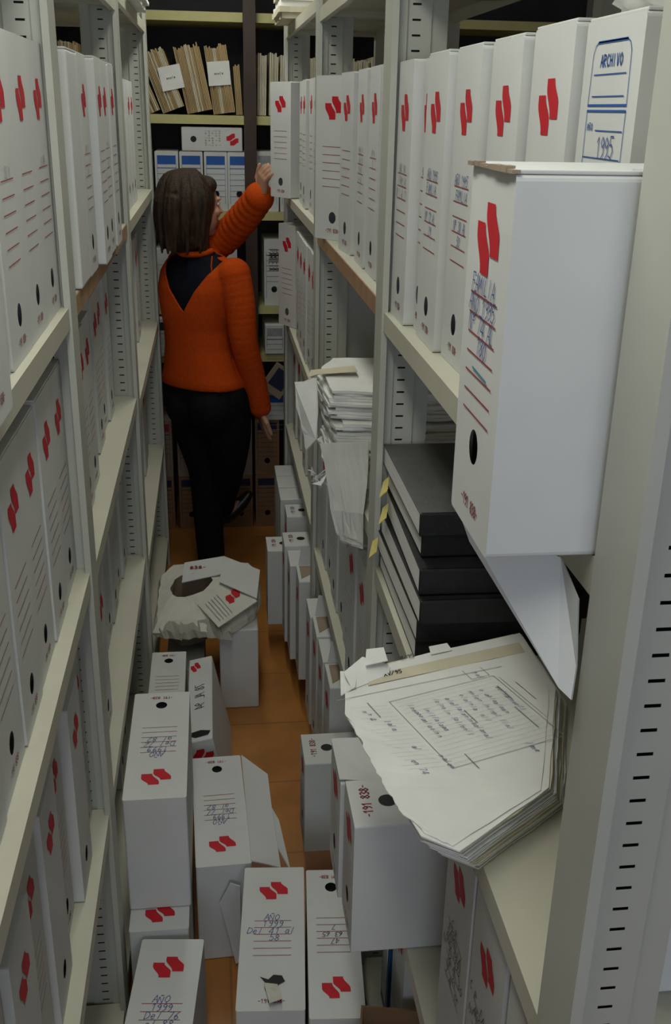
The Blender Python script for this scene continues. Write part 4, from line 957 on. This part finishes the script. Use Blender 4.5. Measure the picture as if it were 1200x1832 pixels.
# body: one continuous skin surface
bm = bmesh.new()
torso(bm, grow(TR, -.016))
tube(bm, spline([(-.054, 3.892, 1.25), (-.060, 3.898, 1.32), (-.062, 3.902, 1.40)]), lerpr([.052, .047, .050]))
HC = Vector((-.055, 3.902, 1.455)); FH = Vector((math.sin(math.radians(66)), math.cos(math.radians(66)), -.02)).normalized(); SH = Vector((FH.y, -FH.x, 0)).normalized(); UH = SH.cross(FH).normalized()
HR = Matrix((SH, FH, UH)).transposed()
def hp(s, f, u): return HC + SH * s + FH * f + UH * u
ball(bm, hp(0, -.008, .022), (.072, .092, .090), HR)
ball(bm, hp(0, .018, -.030), (.058, .068, .078), HR)
ball(bm, hp(0, .052, -.080), (.026, .026, .022), HR)
tube(bm, [hp(0, .078, .022), hp(0, .090, .002), hp(0, .100, -.016), hp(0, .088, -.026)], [.007, .009, .012, .010], 10)
for s in (-1, 1):
    ball(bm, hp(.012 * s, .086, -.022), (.008, .009, .007), HR, 2)
    ball(bm, hp(.034 * s, .066, -.012), (.020, .018, .018), HR, 2)
    ball(bm, hp(.030 * s, .074, .034), (.022, .012, .008), HR, 2)
    ball(bm, hp(.072 * s, -.008, .002), (.008, .018, .030), HR, 2)
ball(bm, hp(0, .080, -.047), (.022, .012, .006), HR, 2); ball(bm, hp(0, .077, -.058), (.019, .012, .007), HR, 2)
def limb(bm, pts, rads, m=6): tube(bm, spline(pts, m), lerpr(rads, m))
limb(bm, RA, [.042, .038, .034, .030, .024]); limb(bm, LA, [.042, .038, .034, .030, .024])
limb(bm, LL, [.082, .068, .050, .044, .030]); limb(bm, RL, [.082, .068, .050, .042, .030])
def hand(bm, wrist, palm_dir, finger_dir, side, thumb_side, curl, ln=.078):
    """palm box-tube, four bent fingers of unequal length and a thumb from the side of the palm base."""
    w = Vector(wrist); d = Vector(palm_dir).normalized(); s = Vector(side); s = (s - d * s.dot(d)).normalized(); nrm = d.cross(s)
    for k in range(5):
        o = s * (-.026 + .013 * k); tube(bm, [w + o * .6 - d * .012, w + o * .85 + d * .03, w + o + d * ln * .92], [.012, .0125, .0105], 10)
    for k, (fl, off) in enumerate(((.064, -.0275), (.074, -.009), (.068, .0095), (.053, .027))):
        b = w + s * off + d * ln * .9; fd = Vector(finger_dir).normalized(); fd = (fd + s * off * 3.0).normalized(); c = Vector(curl)
        p1 = b + fd * fl * .42; d2 = (fd + c * .45).normalized(); p2 = p1 + d2 * fl * .33; d3 = (d2 + c * .5).normalized(); p3 = p2 + d3 * fl * .25
        tube(bm, [b, p1, p2, p3], [.0092, .0082, .0076, .0064], 10)
    t0 = w + s * (-.026 * thumb_side) + d * .018; td = (d * .62 - s * .75 * thumb_side + Vector(curl) * .15).normalized(); td2 = (d * .95 - s * .2 * thumb_side + Vector(curl) * .3).normalized()
    tube(bm, [t0, t0 + td * .034, t0 + td * .034 + td2 * .027, t0 + td * .034 + td2 * .048], [.012, .0105, .0095, .0075], 10)
# raised left hand: fingers round the far edge of the box, thumb towards its spine
hand(bm, (.180, 3.791, 1.512), (.10, -.40, .86), (.42, -.62, .66), (-.28, .62, .42), -1, (.55, -.15, -.25))
# lowered right hand
hand(bm, (.173, 3.810, .706), (.18, .20, -.96), (.22, .12, -.96), (.25, -.93, -.15), -1, (.35, .35, .15))
# bare insteps and ankles
limb(bm, [(-.034, 3.792, .10), (-.024, 3.793, .062), (.02, 3.797, .042), (.062, 3.800, .030)], [.030, .030, .026, .018], 4)
limb(bm, [(.012, 3.955, .24), (.020, 3.972, .212), (.062, 3.985, .226), (.105, 3.992, .256)], [.030, .029, .025, .018], 4)
body = put('body', remeshed(bm, .0038, 3), M['skin'])
# black top under the sweater
bm = bmesh.new(); torso(bm, [r for r in grow(TR, -.002) if r[2] > .9]); put('black_top', remeshed(bm, .007, 3), M['navy'])
# sweater with a deep V at the back
bm = bmesh.new(); rows = grow(TR, .010); rows = [r for r in rows if .84 < r[2] < 1.30]
rows = [(-.040, 3.862, .805, .174, .131), (-.041, 3.862, .83, .172, .130)] + rows
torso(bm, rows)
def sleeve(pts, rads, amp, wl):
    P = spline(pts, 14); R = lerpr(rads, 14); L = 0; out = []
    for i, p in enumerate(P):
        if i: L += (P[i] - P[i - 1]).length
        out.append(R[i] + amp * math.sin(2 * math.pi * L / wl))
    tube(bm, P, out, 20)
sleeve(RA, [.064, .056, .050, .045, .040], .0016, .024); sleeve([LA[0], LA[1], LA[2], LA[3], (.176, 3.80, 1.504)], [.062, .060, .058, .055, .050], .0042, .030)
me = remeshed(bm, .0065, 4)
bm = bmesh.new(); bm.from_mesh(me)
CT = Vector((-.055, 3.88, 0))
def uz(p): q = p - CT; return q.dot(RT), p.z, q.dot(FW)
TIP = (.030, 1.095)
for (du, dz) in ((-.165, .185), (.120, .205)):
    n = RT * dz + Vector((0, 0, -du)); n.normalize()
    bmesh.ops.bisect_plane(bm, geom=bm.verts[:] + bm.edges[:] + bm.faces[:], plane_co=CT + RT * TIP[0] + Vector((0, 0, TIP[1])), plane_no=n, dist=1e-5)
bmesh.ops.bisect_plane(bm, geom=bm.verts[:] + bm.edges[:] + bm.faces[:], plane_co=(0, 0, 1.285), plane_no=(0, 0, 1), dist=1e-5)
dead = []
for f in bm.faces:
    u, zz_, d = uz(f.calc_center_median())
    inside = zz_ > TIP[1] and (u - TIP[0]) > -.165 / .185 * (zz_ - TIP[1]) and (u - TIP[0]) < .120 / .205 * (zz_ - TIP[1])
    if inside and d < .0: dead.append(f)
    elif zz_ > 1.285 and abs(u) < .10 and -.11 < d < .06: dead.append(f)
bmesh.ops.delete(bm, geom=dead, context='FACES')
low = [f for f in bm.faces if f.normal.z < -.8 and f.calc_center_median().z < .815 and uz(f.calc_center_median())[0] < .16]
bmesh.ops.delete(bm, geom=low, context='FACES')
me2 = bpy.data.meshes.new('sweater'); bm.to_mesh(me2); bm.free()
sw = put('sweater', me2, M['knit']); so = sw.modifiers.new('thick', 'SOLIDIFY'); so.thickness = .005; so.offset = 0
# collar strip behind the neck and the tie strings
bm = bmesh.new()
pts = [Vector((-.056, 3.893, 1.306)) + RT * .070 * math.cos(a) + FW * .062 * math.sin(a) + Vector((0, 0, .012 * math.sin(a))) for a in (math.pi * (1.0 + k / 14) for k in range(15))]
tube(bm, pts, [.012] * 15, 10); put('collar', remeshed(bm, .004, 1), M['knit'])
bm = bmesh.new(); a0 = Vector((.0, 3.80, 1.292)); tube(bm, [a0, a0 + Vector((-.004, -.018, -.03)), a0 + Vector((-.002, -.028, -.062)), a0 + Vector((-.004, -.036, -.088))], [.0028, .0028, .003, .0036], 8)
put('tie_string', remeshed(bm, .0015, 0), M['knit'])
# trousers
bm = bmesh.new(); torso(bm, [(-.032, 3.862, .70, .165, .124), (-.034, 3.862, .76, .170, .128), (-.040, 3.862, .82, .163, .122), (-.046, 3.862, .86, .155, .118)])
ball(bm, Vector((-.032, 3.86, .72)) - FW * .055 - RT * .055, (.088, .088, .10)); ball(bm, Vector((-.032, 3.86, .72)) - FW * .055 + RT * .07, (.095, .095, .10))
limb(bm, LL, [.100, .092, .066, .060, .055]); limb(bm, [RL[0], RL[1], RL[2], RL[3], (.013, 3.945, .25)], [.100, .090, .064, .058, .052])
put('trousers', remeshed(bm, .008, 6), M['cloth'])
# shoes
def shoe(pts, rads, sole, name='shoe'):
    bm = bmesh.new(); limb(bm, pts, rads, 4)
    me = remeshed(bm, .004, 2); o = put(name, me, M['shoe'])
    bm = bmesh.new(); tube(bm, sole[0], sole[1], 10); me = remeshed(bm, .004, 1); me.transform(Matrix.Translation(-ROOT)); me.materials.clear(); me.materials.append(M['shoe'])
    h = bpy.data.objects.new('heel', me); COL.objects.link(h); h.parent = o
shoe([(-.050, 3.788, .040), (-.02, 3.792, .030), (.040, 3.798, .022), (.088, 3.802, .020)], [.034, .033, .030, .019], ([(-.052, 3.788, .030), (-.054, 3.788, .013)], [.020, .0125]))
shoe([(.008, 3.966, .190), (.040, 3.985, .196), (.088, 3.995, .234), (.128, 4.000, .280)], [.034, .034, .031, .019], ([(.004, 3.960, .168), (.006, 3.962, .146)], [.020, .014]))
# hair: shoulder-length bob with separate locks
bm = bmesh.new()
ball(bm, Vector((-.088, 3.884, 1.482)), (.106, .108, .110)); ball(bm, Vector((-.108, 3.872, 1.415)), (.094, .088, .105)); ball(bm, Vector((-.100, 3.872, 1.355)), (.084, .072, .060))
ball(bm, Vector((-.045, 3.868, 1.455)), (.052, .062, .100)); ball(bm, Vector((-.020, 3.892, 1.535)), (.045, .060, .036))
rnd = random.Random(77)
CR = Vector((-.075, 3.890, 1.585))
for k in range(46):
    a = rnd.uniform(math.radians(120), math.radians(372)); ca, sa = math.cos(a), math.sin(a)
    r = rnd.uniform(.094, .102); zb = rnd.uniform(1.298, 1.345)
    if math.degrees(a) > 330: zb = rnd.uniform(1.38, 1.42); r -= .028
    if math.degrees(a) < 140: zb = 1.36
    c = Vector((-.090, 3.882, 0)); fl = rnd.uniform(.82, .96)
    tube(bm, spline([CR + Vector((ca * .02, sa * .02, .003)), c + Vector((ca * r * .68, sa * r * .68, 1.566)), c + Vector((ca * r, sa * r, 1.50)), c + Vector((ca * r * 1.02 - .006, sa * r * 1.0, 1.42)), c + Vector((ca * r * fl - .010, sa * r * fl, zb))], 4), lerpr([.008, .013, .014, .013, .005], 4), 8)
me = remeshed(bm, .0045, 1)
put('hair', me, M['hair'])
# eyes, brows, lips
for s in (-1, 1):
    bm = bmesh.new(); ball(bm, hp(.030 * s, .0745, .018) - ROOT, (.011, .009, .008), HR, 2); e = obj('eye', bm, M['paper'], lady, True)
    bm = bmesh.new(); ball(bm, hp(.030 * s, .0815, .018) - ROOT, (.0048, .003, .0048), HR, 2); obj('iris', bm, M['hair'], e, True)
bm = bmesh.new(); tube(bm, [hp(-.018, .086, -.0515) - ROOT, hp(0, .0925, -.0515) - ROOT, hp(.018, .086, -.0515) - ROOT], [.003, .005, .003], 8); obj('lips', bm, M['lip'], lady, True)
bpy.context.view_layer.update()
